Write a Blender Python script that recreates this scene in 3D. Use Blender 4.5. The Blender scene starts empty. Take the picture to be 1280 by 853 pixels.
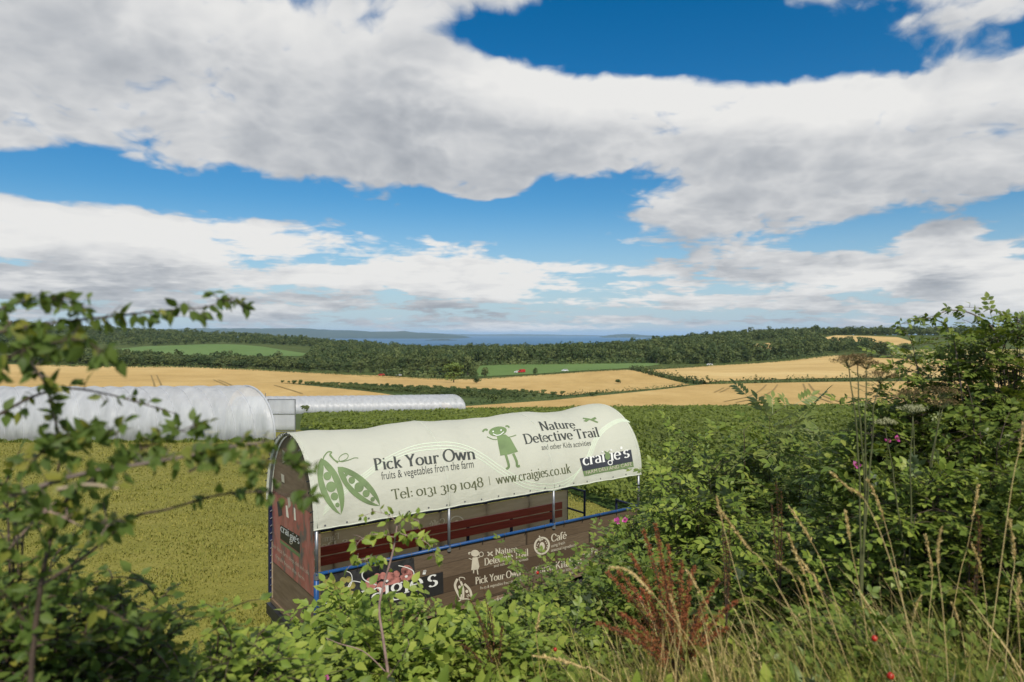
import bpy, math, random
import numpy as np
from mathutils import Vector, Matrix
from mathutils.geometry import delaunay_2d_cdt

random.seed(7)
rng = np.random.default_rng(7)
scn = bpy.context.scene
col = scn.collection
R = math.radians
F0 = 853.3            # focal length in pixels of a 1280 px wide frame (24 mm lens)
HZ = 418.0            # image row of the horizon

# ------------------------------------------------------------------ camera
cd = bpy.data.cameras.new('camera')
cam = bpy.data.objects.new('camera', cd); col.objects.link(cam)
cam.location = (0, 0, 0); cam.rotation_euler = (R(90), 0, 0)
cd.sensor_width = 36; cd.lens = 24; cd.shift_y = -8.5 / 1280
cd.clip_start = 0.05; cd.clip_end = 120000
cd.dof.use_dof = True; cd.dof.focus_distance = 10.5; cd.dof.aperture_fstop = 2.1
scn.camera = cam

# ------------------------------------------------------------------ sun, sky, exposure
SUN_AZ, SUN_EL = R(180 - 17), R(46)      # azimuth clockwise from +Y (view direction): behind the camera, to its right
sdir = Vector((math.sin(SUN_AZ) * math.cos(SUN_EL), math.cos(SUN_AZ) * math.cos(SUN_EL), math.sin(SUN_EL)))
sl = bpy.data.lights.new('sun', 'SUN'); sl.energy = 4.3; sl.angle = R(1.5); sl.color = (1.0, 0.94, 0.84)
sun = bpy.data.objects.new('sun', sl); col.objects.link(sun)
sun.rotation_euler = (-sdir).to_track_quat('-Z', 'Y').to_euler()
sun.location = (60, -60, 80)
vs = scn.view_settings
vs.view_transform = 'Standard'; vs.look = 'None'; vs.exposure = 0.0; vs.gamma = 1.0; vs.use_curve_mapping = False
cy = scn.cycles
cy.use_denoising = True; cy.max_bounces = 8; cy.diffuse_bounces = 3; cy.glossy_bounces = 3
cy.transmission_bounces = 5; cy.transparent_max_bounces = 8; cy.volume_bounces = 1
cy.caustics_reflective = False; cy.caustics_refractive = False; cy.sample_clamp_indirect = 6

class NT:
    """small helper to wire shader nodes"""
    def __init__(s, nt): s.nt = nt
    def n(s, t, **kw):
        x = s.nt.nodes.new(t)
        for k, v in kw.items(): setattr(x, k, v)
        return x
    def l(s, a, b): s.nt.links.new(a, b)
    def put(s, sock, v):
        if isinstance(v, bpy.types.NodeSocket): s.l(v, sock)
        elif v is not None: sock.default_value = v
    def math(s, op, a, b=None, c=None, clamp=False):
        x = s.n('ShaderNodeMath', operation=op, use_clamp=clamp)
        s.put(x.inputs[0], a); s.put(x.inputs[1], b); s.put(x.inputs[2], c)
        return x.outputs[0]
    def vec(s, op, a, b=None):
        x = s.n('ShaderNodeVectorMath', operation=op)
        s.put(x.inputs[0], a); s.put(x.inputs[1], b)
        return x.outputs['Value'] if op in ('LENGTH', 'DOT_PRODUCT') else x.outputs[0]
    def comb(s, x, y, z=0.0):
        c = s.n('ShaderNodeCombineXYZ')
        s.put(c.inputs[0], x); s.put(c.inputs[1], y); s.put(c.inputs[2], z)
        return c.outputs[0]
    def maprange(s, v, a, b, c, d, smooth=False):
        x = s.n('ShaderNodeMapRange', interpolation_type='SMOOTHSTEP' if smooth else 'LINEAR')
        s.put(x.inputs['Value'], v)
        for k, q in zip(('From Min', 'From Max', 'To Min', 'To Max'), (a, b, c, d)): s.put(x.inputs[k], q)
        return x.outputs[0]
    def mix(s, f, a, b, blend='MIX'):
        x = s.n('ShaderNodeMix', data_type='RGBA', blend_type=blend)
        s.put(x.inputs[0], f)
        for i, v in ((6, a), (7, b)):
            if isinstance(v, (tuple, list)): v = (*v[:3], 1)
            s.put(x.inputs[i], v)
        return x.outputs[2]
    def noise(s, v, scale, detail=4, rough=0.55, dist=0.0, lac=2.0, dim='3D'):
        x = s.n('ShaderNodeTexNoise', noise_dimensions=dim)
        s.put(x.inputs['Vector'], v)
        x.inputs['Scale'].default_value = scale; x.inputs['Detail'].default_value = detail
        x.inputs['Roughness'].default_value = rough; x.inputs['Distortion'].default_value = dist
        x.inputs['Lacunarity'].default_value = lac
        return x.outputs['Fac']
    def ramp(s, f, stops, interp='LINEAR'):
        x = s.n('ShaderNodeValToRGB'); cr = x.color_ramp; cr.interpolation = interp
        while len(cr.elements) < len(stops): cr.elements.new(0.5)
        for e, (p, c) in zip(cr.elements, stops): e.position = p; e.color = (*c[:3], 1)
        s.put(x.inputs[0], f)
        return x.outputs[0]

def azel(px, py):
    """direction of an image point as azimuth and elevation"""
    dx, dz = (px - 640) / F0, (HZ - py) / F0
    return math.atan2(dx, 1.0), math.atan2(dz, math.hypot(1, dx))

def build_world():
    w = bpy.data.worlds.new('World'); scn.world = w; w.use_nodes = True
    t = NT(w.node_tree); w.node_tree.nodes.clear()
    out = t.n('ShaderNodeOutputWorld'); bg = t.n('ShaderNodeBackground'); bg.inputs['Strength'].default_value = 0.1
    t.l(bg.outputs[0], out.inputs[0])
    sky = t.n('ShaderNodeTexSky', sky_type='NISHITA'); sky.sun_disc = False
    sky.sun_elevation = SUN_EL; sky.sun_rotation = SUN_AZ
    sky.air_density = 1.0; sky.dust_density = 0.5; sky.ozone_density = 3.0; sky.altitude = 70
    tc = t.n('ShaderNodeTexCoord'); d = tc.outputs['Generated']
    sep = t.n('ShaderNodeSeparateXYZ'); t.l(d, sep.inputs[0])
    az = t.math('ARCTAN2', sep.outputs[0], sep.outputs[1])
    el = t.math('ARCSINE', sep.outputs[2])
    ae = t.comb(az, el)
    # ---- how much cloud stands where (azimuth, elevation)
    def cover(v):
        tot = None
        for (px, py, hw, hh, wt) in CLOUDS:
            a0, e0 = azel(px, py)
            a1, _ = azel(px + hw, py); a2, _ = azel(px - hw, py)
            _, e1 = azel(px, py - hh); _, e2 = azel(px, py + hh)
            q = t.vec('MULTIPLY', t.vec('SUBTRACT', v, (a0, e0, 0)), (2 / (a1 - a2), 2 / (e1 - e2), 0))
            x = t.maprange(t.vec('LENGTH', q), 0.2, 1.5, wt, 0.0, True)
            tot = x if tot is None else t.math('ADD', tot, x)
        return t.math('MAXIMUM', t.math('MINIMUM', tot, 0.30), -0.30)
    # ---- fractal billows on a flat layer overhead, seen in perspective
    g = bpy.data.node_groups.new('cloud_billows', 'ShaderNodeTree')
    g.interface.new_socket('ae', in_out='INPUT', socket_type='NodeSocketVector')
    g.interface.new_socket('shape', in_out='OUTPUT', socket_type='NodeSocketFloat')
    g.interface.new_socket('fine', in_out='OUTPUT', socket_type='NodeSocketFloat')
    k = NT(g); gi = k.n('NodeGroupInput'); go = k.n('NodeGroupOutput')
    sp = k.n('ShaderNodeSeparateXYZ'); k.l(gi.outputs[0], sp.inputs[0])
    a, e = sp.outputs[0], sp.outputs[1]
    r = k.math('DIVIDE', 1.0, k.math('ADD', k.math('SINE', k.math('MAXIMUM', e, -0.05)), 0.22))
    p = k.comb(k.math('MULTIPLY', k.math('SINE', a), r), k.math('MULTIPLY', k.math('COSINE', a), r), 3.7)
    wn = k.n('ShaderNodeTexNoise', noise_dimensions='2D'); k.l(p, wn.inputs['Vector']); wn.inputs['Scale'].default_value = 2.2; wn.inputs['Detail'].default_value = 4
    wn.inputs['Roughness'].default_value = 0.55
    warp = k.vec('ADD', p, k.vec('MULTIPLY', k.vec('SUBTRACT', wn.outputs['Color'], (.5, .5, .5)), (.22, .22, .22)))
    vo = k.n('ShaderNodeTexVoronoi', feature='F1', voronoi_dimensions='2D'); k.l(warp, vo.inputs['Vector'])
    vo.inputs['Scale'].default_value = 4.6; vo.inputs['Detail'].default_value = 2.0; vo.inputs['Roughness'].default_value = 0.6; vo.inputs['Lacunarity'].default_value = 2.3
    vo.normalize = True
    n1 = k.noise(warp, 1.5, 4, 0.55, dim='2D'); n3 = k.noise(warp, 7.0, 6, 0.62, dim='2D')
    big = k.math('MULTIPLY_ADD', k.math('SUBTRACT', n1, 0.5), SK['n1'], k.math('MULTIPLY', k.math('SUBTRACT', 0.33, vo.outputs['Distance']), SK['vo']))
    k.l(k.math('MULTIPLY', k.math('SUBTRACT', n3, 0.5), SK['n3']), go.inputs[1])
    lay = k.noise(k.comb(k.math('MULTIPLY', a, 4.5), k.math('MULTIPLY', e, 42.0), 1.3), 1.0, 7, 0.62, dim='2D')     # flat layers low down
    lowm = k.maprange(e, 0.06, 0.19, 1.3, 0.0, True)
    big2 = k.math('MULTIPLY_ADD', k.math('MULTIPLY', k.math('SUBTRACT', lay, 0.5), 1.0), lowm, big)
    k.l(big2, go.inputs[0])
    def bill(v):
        x = t.n('ShaderNodeGroup'); x.node_tree = g; t.l(v, x.inputs[0]); return x.outputs[0], x.outputs[1]
    up = t.vec('ADD', ae, (0.012, 0.028, 0))             # a little higher and towards the sun
    c0 = cover(ae); b0, f0 = bill(ae); b1, f1_ = bill(up)
    c1_ = cover(t.vec('ADD', ae, (0.01, 0.06, 0)))
    d0 = t.math('ADD', t.math('ADD', c0, b0), f0)
    alpha = t.maprange(d0, SK['a0'], SK['a1'], 0, 1, True)
    s1 = t.math('MULTIPLY', t.math('SUBTRACT', b0, b1), SK['s1'])
    s2 = t.math('MULTIPLY', t.math('SUBTRACT', c0, c1_), SK['s2'])
    s3 = t.math('MULTIPLY', t.math('SUBTRACT', f0, f1_), SK['s3'])
    thick = t.maprange(d0, 0.08, 0.45, 0.0, SK['thick'], True)
    lit = t.math('SUBTRACT', t.math('ADD', t.math('ADD', s1, s2), t.math('ADD', s3, SK['lit'])), thick)
    ccol = t.ramp(lit, [(0.0, (3.6, 3.85, 4.25)), (0.32, (5.0, 5.2, 5.5)), (0.65, (7.1, 7.15, 7.2)), (0.95, (8.3, 8.25, 8.1))])
    # clear sky: Nishita, its blue deepened as the polarised photograph shows it
    hs = t.n('ShaderNodeHueSaturation'); hs.inputs['Saturation'].default_value = 1.46; hs.inputs['Value'].default_value = 1.0
    hs.inputs['Hue'].default_value = 0.497
    t.l(sky.outputs[0], hs.inputs['Color'])
    # thin veil of high cloud, thicker through the long air path near the horizon
    veil = t.maprange(el, 0.0, 0.20, 0.72, 0.0, True)
    base = t.mix(veil, hs.outputs[0], (4.0, 5.6, 7.3))
    fin = t.mix(alpha, base, ccol)
    # below the horizon: plain ground tone
    fin = t.mix(t.maprange(el, -0.02, -0.004, 1, 0), fin, (1.2, 1.4, 1.0))
    t.l(fin, bg.inputs['Color'])

SK = dict(n1=.80, vo=.60, n3=.32, a0=-.05, a1=.17, s1=1.25, s2=1.25, s3=.75, thick=.36, lit=.60)
CLOUDS = [
    # big bank: upper left to right
    (150, 90, 430, 150, .34), (430, 130, 330, 105, .30), (700, 150, 330, 80, .30), (560, 10, 120, 40, .10), (960, 165, 330, 75, .30), (1210, 150, 240, 75, .30),
    (1010, 235, 220, 48, .20), (890, 282, 130, 38, .30), (1090, 270, 130, 36, .16), (602, 228, 60, 25, .75),
    # blue gaps
    (800, 55, 330, 46, -.42), (1130, 68, 260, 30, -.36), (620, 30, 90, 34, -.14), (250, 235, 330, 34, -.40), (560, 272, 220, 36, -.30), (730, 240, 95, 36, -.25),
    (1180, 275, 160, 42, -.26), (40, 215, 120, 26, -.25), (760, 300, 170, 26, -.22), (1060, 300, 80, 22, -.18),
    # top right wisps
    (1010, 8, 230, 26, .24), (1215, 40, 120, 34, .22),
    # lower banks
    (100, 292, 260, 34, .26), (330, 283, 190, 26, .16), (250, 330, 440, 34, .24), (100, 372, 300, 30, .20), (500, 345, 260, 18, .18), (760, 338, 190, 13, .16), (1005, 337, 105, 24, .38), (1215, 347, 160, 28, .32),
    (1175, 294, 52, 22, .42), (640, 395, 700, 26, .04), (640, 318, 200, 12, -.10), (900, 360, 500, 26, .07),
]
build_world()
scn.world.cycles.sampling_method = 'MANUAL'; scn.world.cycles.sample_map_resolution = 256

# ------------------------------------------------------------------ mesh and object helpers
def mesh(name, V, F):
    V = np.asarray(V, dtype=np.float32).reshape(-1, 3)
    me = bpy.data.meshes.new(name)
    if isinstance(F, np.ndarray):
        F = F.astype(np.int32); nf, k = F.shape
        me.vertices.add(len(V)); me.vertices.foreach_set('co', V.ravel())
        me.loops.add(nf * k); me.loops.foreach_set('vertex_index', F.ravel())
        me.polygons.add(nf); me.polygons.foreach_set('loop_start', np.arange(0, nf * k, k, dtype=np.int32))
        me.update(calc_edges=True)
    else:
        me.from_pydata(V.tolist(), [], [list(map(int, f)) for f in F]); me.update()
    return me

def smooth(me): me.polygons.foreach_set('use_smooth', np.ones(len(me.polygons), dtype=bool)); return me

def ob(name, me, mat=None, parent=None, label=None, cat=None, group=None, kind=None):
    o = bpy.data.objects.new(name, me); col.objects.link(o)
    if mat is not None and me is not None and not me.materials: me.materials.append(mat)
    if parent is not None:
        o.parent = parent; o.matrix_parent_inverse = parent.matrix_basis.inverted()
    tag(o, label, cat, group, kind)
    return o

def tag(o, label=None, cat=None, group=None, kind=None):
    for k, v in (('label', label), ('category', cat), ('group', group), ('kind', kind)):
        if v: o[k] = v
    return o

def root(name, loc, label, cat, group=None, rz=0):
    o = bpy.data.objects.new(name, None); col.objects.link(o)
    o.location = loc; o.rotation_euler = (0, 0, rz); o.empty_display_size = 0.2
    return tag(o, label, cat, group)

class MB:
    """collects boxes, tubes and loose faces into one mesh"""
    def __init__(s): s.V = []; s.F = []; s.n = 0
    def add(s, V, F):
        V = np.asarray(V, float).reshape(-1, 3)
        s.V.append(V); s.F += [[int(i) + s.n for i in f] for f in F]; s.n += len(V); return s
    def box(s, c, size, ax=None):
        h = np.array(size) / 2
        P = np.array([[x, y, z] for z in (-1, 1) for y in (-1, 1) for x in (-1, 1)]) * h
        if ax is not None: P = P @ np.asarray(ax)
        return s.add(P + np.array(c), [(0, 2, 3, 1), (4, 5, 7, 6), (0, 1, 5, 4), (2, 6, 7, 3), (0, 4, 6, 2), (1, 3, 7, 5)])
    def tube(s, pts, r, k=8, cap=True):
        V, F = tube(pts, r, k); s.add(V, F)
        return s
    def build(s, name, mat, parent=None, sm=False, **kw):
        me = mesh(name, np.vstack(s.V), s.F)
        if sm: smooth(me)
        return ob(name, me, mat, parent, **kw)

def tube(pts, r, k=8):
    P = np.asarray(pts, float); n = len(P); r = np.broadcast_to(np.asarray(r, float), (n,))
    T = np.gradient(P, axis=0); T /= np.linalg.norm(T, axis=1)[:, None] + 1e-9
    u = np.cross(T[0], (0.31, 0.2, 0.93)); 
    if np.linalg.norm(u) < 1e-3: u = np.cross(T[0], (1, 0, 0))
    U = []
    for i in range(n):
        u = u - T[i] * np.dot(u, T[i]); u = u / (np.linalg.norm(u) + 1e-9); U.append(u)
    U = np.array(U); W = np.cross(T, U)
    a = np.linspace(0, 2 * np.pi, k, endpoint=False)
    V = P[:, None] + r[:, None, None] * (np.cos(a)[None, :, None] * U[:, None] + np.sin(a)[None, :, None] * W[:, None])
    F = [(i * k + j, i * k + (j + 1) % k, (i + 1) * k + (j + 1) % k, (i + 1) * k + j) for i in range(n - 1) for j in range(k)]
    F += [tuple(range(k))[::-1], tuple((n - 1) * k + j for j in range(k))]
    return V.reshape(-1, 3), F

def tubes_q(paths, k=5):
    """many tapered tubes as one quad array: list of (points, radii)"""
    VV, FF, n0 = [], [], 0
    for pts, r in paths:
        P = np.asarray(pts, float); n = len(P); r = np.broadcast_to(np.asarray(r, float), (n,))
        T = np.gradient(P, axis=0); T /= np.linalg.norm(T, axis=1)[:, None] + 1e-9
        U = np.cross(T, np.array([0.31, 0.2, 0.13])); U /= np.linalg.norm(U, axis=1)[:, None] + 1e-9
        W = np.cross(T, U); a = np.linspace(0, 2 * np.pi, k, endpoint=False)
        V = P[:, None] + r[:, None, None] * (np.cos(a)[None, :, None] * U[:, None] + np.sin(a)[None, :, None] * W[:, None])
        i, j = np.meshgrid(np.arange(n - 1), np.arange(k), indexing='ij'); j2 = (j + 1) % k
        FF.append(np.stack([i * k + j, i * k + j2, (i + 1) * k + j2, (i + 1) * k + j], -1).reshape(-1, 4) + n0)
        VV.append(V.reshape(-1, 3)); n0 += n * k
    return np.vstack(VV), np.vstack(FF)

# ------------------------------------------------------------------ materials
def mat_base(name):
    m = bpy.data.materials.new(name); m.use_nodes = True
    t = NT(m.node_tree); b = m.node_tree.nodes['Principled BSDF']
    return m, t, b

def plain(name, c, rough=0.6, var=0.12, scale=6.0, metal=0.0, bump=0.0, spec=0.4):
    m, t, b = mat_base(name)
    tc = t.n('ShaderNodeTexCoord')
    n = t.noise(tc.outputs['Object'], scale, 5, 0.6)
    c2 = tuple(x * (1 - var * 2) for x in c); c3 = tuple(min(1, x * (1 + var)) for x in c)
    t.l(t.ramp(n, [(0.3, c2), (0.5, c), (0.72, c3)]), b.inputs['Base Color'])
    b.inputs['Roughness'].default_value = rough; b.inputs['Metallic'].default_value = metal
    b.inputs['Specular IOR Level'].default_value = spec
    if bump:
        bp = t.n('ShaderNodeBump'); bp.inputs['Strength'].default_value = bump; bp.inputs['Distance'].default_value = 0.02
        t.l(n, bp.inputs['Height']); t.l(bp.outputs[0], b.inputs['Normal'])
    return m

def leafmat(name, cols, trans=0.3, rough=0.5, patch=None, back=None):
    """foliage: colour varies leaf by leaf, some light comes through"""
    m, t, b = mat_base(name)
    geo = t.n('ShaderNodeNewGeometry'); oi = t.n('ShaderNodeObjectInfo')
    f = t.math('FRACT', t.math('ADD', geo.outputs['Random Per Island'], oi.outputs['Random']))
    st = [(i / (len(cols) - 1), c) for i, c in enumerate(cols)]
    c = t.ramp(f, st)
    if patch:
        n = t.noise(geo.outputs['Position'], patch[0], 3)
        c = t.mix(t.maprange(n, 0.42, 0.62, 0, patch[2]), c, patch[1])
    if back is not None:
        c = t.mix(geo.outputs['Backfacing'], c, back)
    t.l(c, b.inputs['Base Color']); b.inputs['Roughness'].default_value = rough; b.inputs['Specular IOR Level'].default_value = 0.22
    tr = t.n('ShaderNodeBsdfTranslucent'); t.l(t.mix(0.55, c, (0.30, 0.36, 0.03)), tr.inputs['Color'])
    ms = t.n('ShaderNodeMixShader'); ms.inputs[0].default_value = trans
    t.l(b.outputs[0], ms.inputs[1]); t.l(tr.outputs[0], ms.inputs[2])
    t.l(ms.outputs[0], m.node_tree.nodes['Material Output'].inputs['Surface'])
    return m

def groundmat(name, cols, s1=0.05, s2=0.6, rough=0.9, bump=0.0, stretch=None, s3=6.0, bumpd=0.05):
    """earth, grass and crops seen as a surface: patches at three scales"""
    m, t, b = mat_base(name)
    geo = t.n('ShaderNodeNewGeometry'); p = geo.outputs['Position']
    if stretch: p = t.vec('MULTIPLY', p, stretch)
    n1 = t.noise(p, s1, 4, 0.6); n2 = t.noise(p, s2, 5, 0.65); n3 = t.noise(p, s3, 3, 0.6)
    f = t.math('ADD', t.math('ADD', t.math('MULTIPLY', n1, 0.45), t.math('MULTIPLY', n2, 0.35)), t.math('MULTIPLY', n3, 0.2))
    st = [(0.32 + 0.36 * i / (len(cols) - 1), c) for i, c in enumerate(cols)]
    t.l(t.ramp(f, st), b.inputs['Base Color']); b.inputs['Roughness'].default_value = rough
    b.inputs['Specular IOR Level'].default_value = 0.1
    if bump:
        bp = t.n('ShaderNodeBump'); bp.inputs['Strength'].default_value = bump; bp.inputs['Distance'].default_value = bumpd
        t.l(t.math('ADD', n2, n3), bp.inputs['Height']); t.l(bp.outputs[0], b.inputs['Normal'])
    return m

M = {}
M['ground'] = groundmat('rough_grass', [(.05, .075, .018), (.075, .10, .025), (.11, .12, .035)], 0.03, 0.4)
M['lawn'] = groundmat('mown_grass', [(.15, .15, .03), (.21, .195, .04), (.28, .245, .065)], 0.15, 1.1, bump=0.5, s3=5)
M['crop_soil'] = groundmat('crop_soil', [(.035, .06, .012), (.05, .085, .018), (.07, .09, .025)], 0.1, 1.0)
M['wheat'] = groundmat('ripe_wheat', [(.38, .245, .08), (.53, .355, .13), (.65, .475, .205)], 0.012, 0.10, stretch=(1, .35, 1), s3=1.2)
M['wheat2'] = groundmat('ripe_barley', [(.42, .275, .095), (.56, .385, .15), (.67, .50, .22)], 0.015, 0.12, stretch=(.4, 1, 1), s3=1.1)
M['tramline'] = groundmat('tramline', [(.24, .17, .065), (.30, .21, .08), (.36, .25, .10)], 0.1, 1)
M['pasture'] = groundmat('pasture', [(.10, .165, .045), (.125, .195, .055), (.15, .22, .07)], 0.01, 0.08, s3=1)
M['stubble'] = groundmat('stubble', [(.30, .26, .09), (.38, .32, .11), (.44, .36, .14)], 0.02, 0.2)
M['verge'] = groundmat('verge', [(.05, .08, .02), (.075, .105, .03), (.10, .12, .04)], 0.1, 0.8)
# ------------------------------------------------------------------ terrain
# surveyed points: (image x, image y, distance ahead in metres) -> height of the land there
SURV = [(-300, 553, 43), (0, 553, 43), (200, 553, 43), (343, 552, 43), (640, 552, 43), (900, 549, 43), (1280, 545, 43),
        (60, 533, 80), (340, 530, 80), (640, 528, 80), (950, 526, 80), (1280, 524, 80),
        (0, 506, 150), (330, 516, 143), (582, 513, 150), (800, 511, 150), (1050, 509, 150), (1280, 506, 150), (1600, 500, 150), (-300, 500, 150),
        (100, 488, 200), (0, 484, 200), (-300, 480, 200), (300, 482, 240), (500, 490, 210), (700, 493, 215), (900, 494, 215), (1100, 492, 215), (1400, 490, 215),
        (20, 455, 420), (150, 459, 430), (300, 462, 450), (470, 469.5, 480), (575, 473, 470), (700, 467, 450), (785, 462, 470),
        (350, 479, 285), (560, 485, 260), (700, 483, 300), (860, 481, 300), (1000, 477, 300), (1150, 475, 300), (1400, 470, 300),
        (610, 456.5, 540), (820, 454, 560), (810, 464, 420), (900, 457, 520), (985, 451, 560), (1042, 445, 600), (1100, 444, 640), (1300, 440, 620), (1500, 435, 620),
        (1080, 432, 850), (1080, 421, 960), (1030, 430, 880), (1135, 430, 850), (1180, 438, 700), (1000, 420, 1000), (900, 428, 900), (900, 436, 750), (1200, 419, 1050), (1400, 416, 1100),
        (200, 443, 820), (300, 431, 1000), (370, 445, 820), (150, 434, 1000), (100, 420, 1250), (30, 413, 1300), (-100, 404, 1400), (200, 420, 1300), (330, 426, 1300), (430, 434, 1300), (-300, 405, 1500),
        (200, 451, 600), (400, 458, 650), (60, 446, 650), (500, 448, 900), (640, 445, 900), (760, 443, 900), (640, 437, 1300), (800, 436, 1300), (520, 437, 1300),
        (715, 432, 1500), (640, 436, 2000), (100, 425, 2000), (1150, 424, 2000), (0, 432, 3000), (640, 438, 3000), (1280, 434, 3000)]
CP = [((px - 640) / F0 * D, D, (HZ - py) / F0 * D) for px, py, D in SURV]
CP += [(x, y, -4.9 - 0.01 * max(0, y - 8)) for x in (-60, -30, -12, 0, 12, 30, 60) for y in (6, 11, 16)]
CP += [(x, y, -5.6) for x in (-25, 0, 25) for y in (24,)]
CP = np.array(CP)
def _k(r2): return 0.5 * r2 * np.log(r2 + 1e-9)
_S = 500.0
_A = CP[:, :2] / _S; _n = len(_A)
_K = _k(((_A[:, None] - _A[None]) ** 2).sum(-1)) + np.eye(_n) * 1e-5
_P = np.hstack([np.ones((_n, 1)), _A])
_W = np.linalg.solve(np.block([[_K, _P], [_P.T, np.zeros((3, 3))]]), np.concatenate([CP[:, 2], np.zeros(3)]))
def sstep(a, b, x): t = np.clip((x - a) / (b - a), 0, 1); return t * t * (3 - 2 * t)
def H(x, y):
    """height of the land at x, y (arrays or numbers)"""
    x = np.asarray(x, float); y = np.asarray(y, float); sh = np.broadcast(x, y).shape
    x, y = np.broadcast_to(x, sh).ravel(), np.broadcast_to(y, sh).ravel()
    out = np.empty(len(x))
    yc = np.clip(y, 6, 3200); xc = np.clip(x, -2600, 2600)
    for i in range(0, len(x), 20000):
        q = np.stack([xc[i:i + 20000], yc[i:i + 20000]], 1) / _S
        kk = _k(((q[:, None] - _A[None]) ** 2).sum(-1))
        out[i:i + 20000] = kk @ _W[:_n] + _W[_n] + q @ _W[_n + 1:]
    out = np.where(y > 2600, out * (1 - sstep(2600, 3600, y)) - 100 * sstep(2600, 3600, y), out)
    bank = -1.75 - 3.15 * sstep(1.8, 8.2, y)                      # the hedge bank the camera stands on
    z = bank * (1 - sstep(7, 10, y)) + out * sstep(7, 10, y)
    z = np.where(y < 7, bank, z)
    return z.reshape(sh) if sh else float(z[0])
def at(px, py, D): return np.array([(px - 640) / F0 * D, D, (HZ - py) / F0 * D])
def land(px, py):
    """where the sight line through an image point meets the land"""
    D = np.geomspace(12, 3500, 1400)
    zz = (HZ - py) / F0 * D - H((px - 640) / F0 * D, D)
    i = np.argmax(zz < 0)
    if zz[i] >= 0: i = len(D) - 1
    a, b = D[max(i - 1, 0)], D[i]
    for _ in range(18):
        m = (a + b) / 2
        if (HZ - py) / F0 * m < H((px - 640) / F0 * m, m): b = m
        else: a = m
    return ((px - 640) / F0 * b, b)

def gridline(lo, hi, first, growth):
    p = [0.0]; st = first
    while p[-1] < hi: p.append(p[-1] + st); st *= growth
    q = [0.0]; st = first
    while q[-1] > lo: q.append(q[-1] - st); st *= growth
    return np.array(q[:0:-1] + p)
gx = gridline(-9000, 9000, 0.7, 1.045); gy = gridline(-400, 6000, 0.6, 1.032)
GX, GY = np.meshgrid(gx, gy); GZ = H(GX, GY)
nx, ny = len(gx), len(gy)
ii, jj = np.meshgrid(np.arange(ny - 1), np.arange(nx - 1), indexing='ij')
q = ii * nx + jj
ob('ground', smooth(mesh('ground', np.stack([GX, GY, GZ], -1), np.stack([q, q + 1, q + nx + 1, q + nx], -1).reshape(-1, 4))), M['ground'], kind='structure', label='rough green land falling away to the shore')

def drape(poly, step, off):
    """triangulated sheet over a plan outline, laid on the land"""
    P = np.array(poly, float); pts = []
    for a, b in zip(P, np.roll(P, -1, 0)):
        n = max(1, int(np.linalg.norm(b - a) / step)); pts += [a + (b - a) * i / n for i in range(n)]
    nb = len(pts)
    lo, hi = P.min(0), P.max(0)
    X, Y = np.meshgrid(np.arange(lo[0], hi[0], step), np.arange(lo[1], hi[1], step))
    c = np.stack([X.ravel(), Y.ravel()], 1) + rng.uniform(-.2, .2, (X.size, 2)) * step
    B = np.array(pts); inside = np.zeros(len(c), bool)
    for a, b in zip(B, np.roll(B, -1, 0)):
        cr = ((a[1] > c[:, 1]) != (b[1] > c[:, 1]))
        with np.errstate(divide='ignore', invalid='ignore'):
            inside ^= cr & (c[:, 0] < (b[0] - a[0]) * (c[:, 1] - a[1]) / (b[1] - a[1]) + a[0])
    allp = [Vector(p) for p in pts] + [Vector(p) for p in c[inside]]
    v, e, f, *_ = delaunay_2d_cdt(allp, [], [list(range(nb))], 1, 1e-4)
    v = np.array([tuple(p) for p in v]); z = H(v[:, 0], v[:, 1]) + off
    return np.column_stack([v, z]), np.array([list(t) for t in f if len(t) == 3])

def field(name, pxpoly, mat, step, off, label):
    V, Fc = drape([land(*p) for p in pxpoly], step, off)
    return ob(name, smooth(mesh(name, V, Fc)), M[mat], kind='structure', label=label)

# mown grass round the trailer, crop beside it
V, Fc = drape([(-60, 8.5), (-1, 9.2), (8, 11), (12, 16), (2, 22), (-1, 42), (-12, 47), (-16, 56), (-60, 56)], 1.0, 0.03)
ob('mown_grass', smooth(mesh('mown_grass', V, Fc)), M['lawn'], kind='structure', label='mown yellowish grass round the trailer and the plastic tunnel')
CROP = [(-17, 55), (-13, 48), (-2, 40), (3, 20), (12, 15), (40, 14), (90, 40), (130, 150), (20, 152), (-14, 148), (-40, 131)]
V, Fc = drape(CROP, 3.0, 0.05)
ob('crop_ground', smooth(mesh('crop_ground', V, Fc)), M['crop_soil'], kind='structure', label='earth under the leafy green crop')

f1 = field('golden_field', [(570, 512), (583, 509.5), (689, 502), (759, 495), (860, 483.5), (880, 481.5), (1000, 479), (1300, 476), (1330, 507), (1060, 508.5), (800, 510)], 'wheat', 8, .30, 'golden ripe cereal field between the green crop and the long hedge')
f2 = field('golden_field', [(0, 456), (60, 457), (150, 459), (230, 459), (300, 462), (470, 470), (545, 474), (590, 474.5), (690, 468.5), (783, 463), (815, 469), (862, 481.5), (794, 489), (705, 495.5), (642, 489), (560, 486), (430, 482), (350, 480), (420, 486.5), (480, 493.5), (560, 505.5), (566, 511), (330, 511), (0, 492), (-200, 490), (-200, 455)], 'wheat', 10, .30, 'wide golden cereal field below the dark woods, crossed by tracks')
f3 = field('golden_field', [(802, 463.5), (892, 457.5), (985, 451.5), (1042, 445), (1095, 447), (1150, 449), (1330, 445), (1330, 472), (1075, 473), (895, 477.5), (884, 479)], 'wheat2', 10, .30, 'golden cereal field rising behind the long hedge')
f4 = field('golden_field', [(1024, 424), (1046, 419.7), (1085, 420.5), (1122, 422), (1145, 429), (1130, 432), (1080, 432.5), (1026, 431)], 'wheat2', 14, .4, 'golden field high on the hill among trees')
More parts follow.
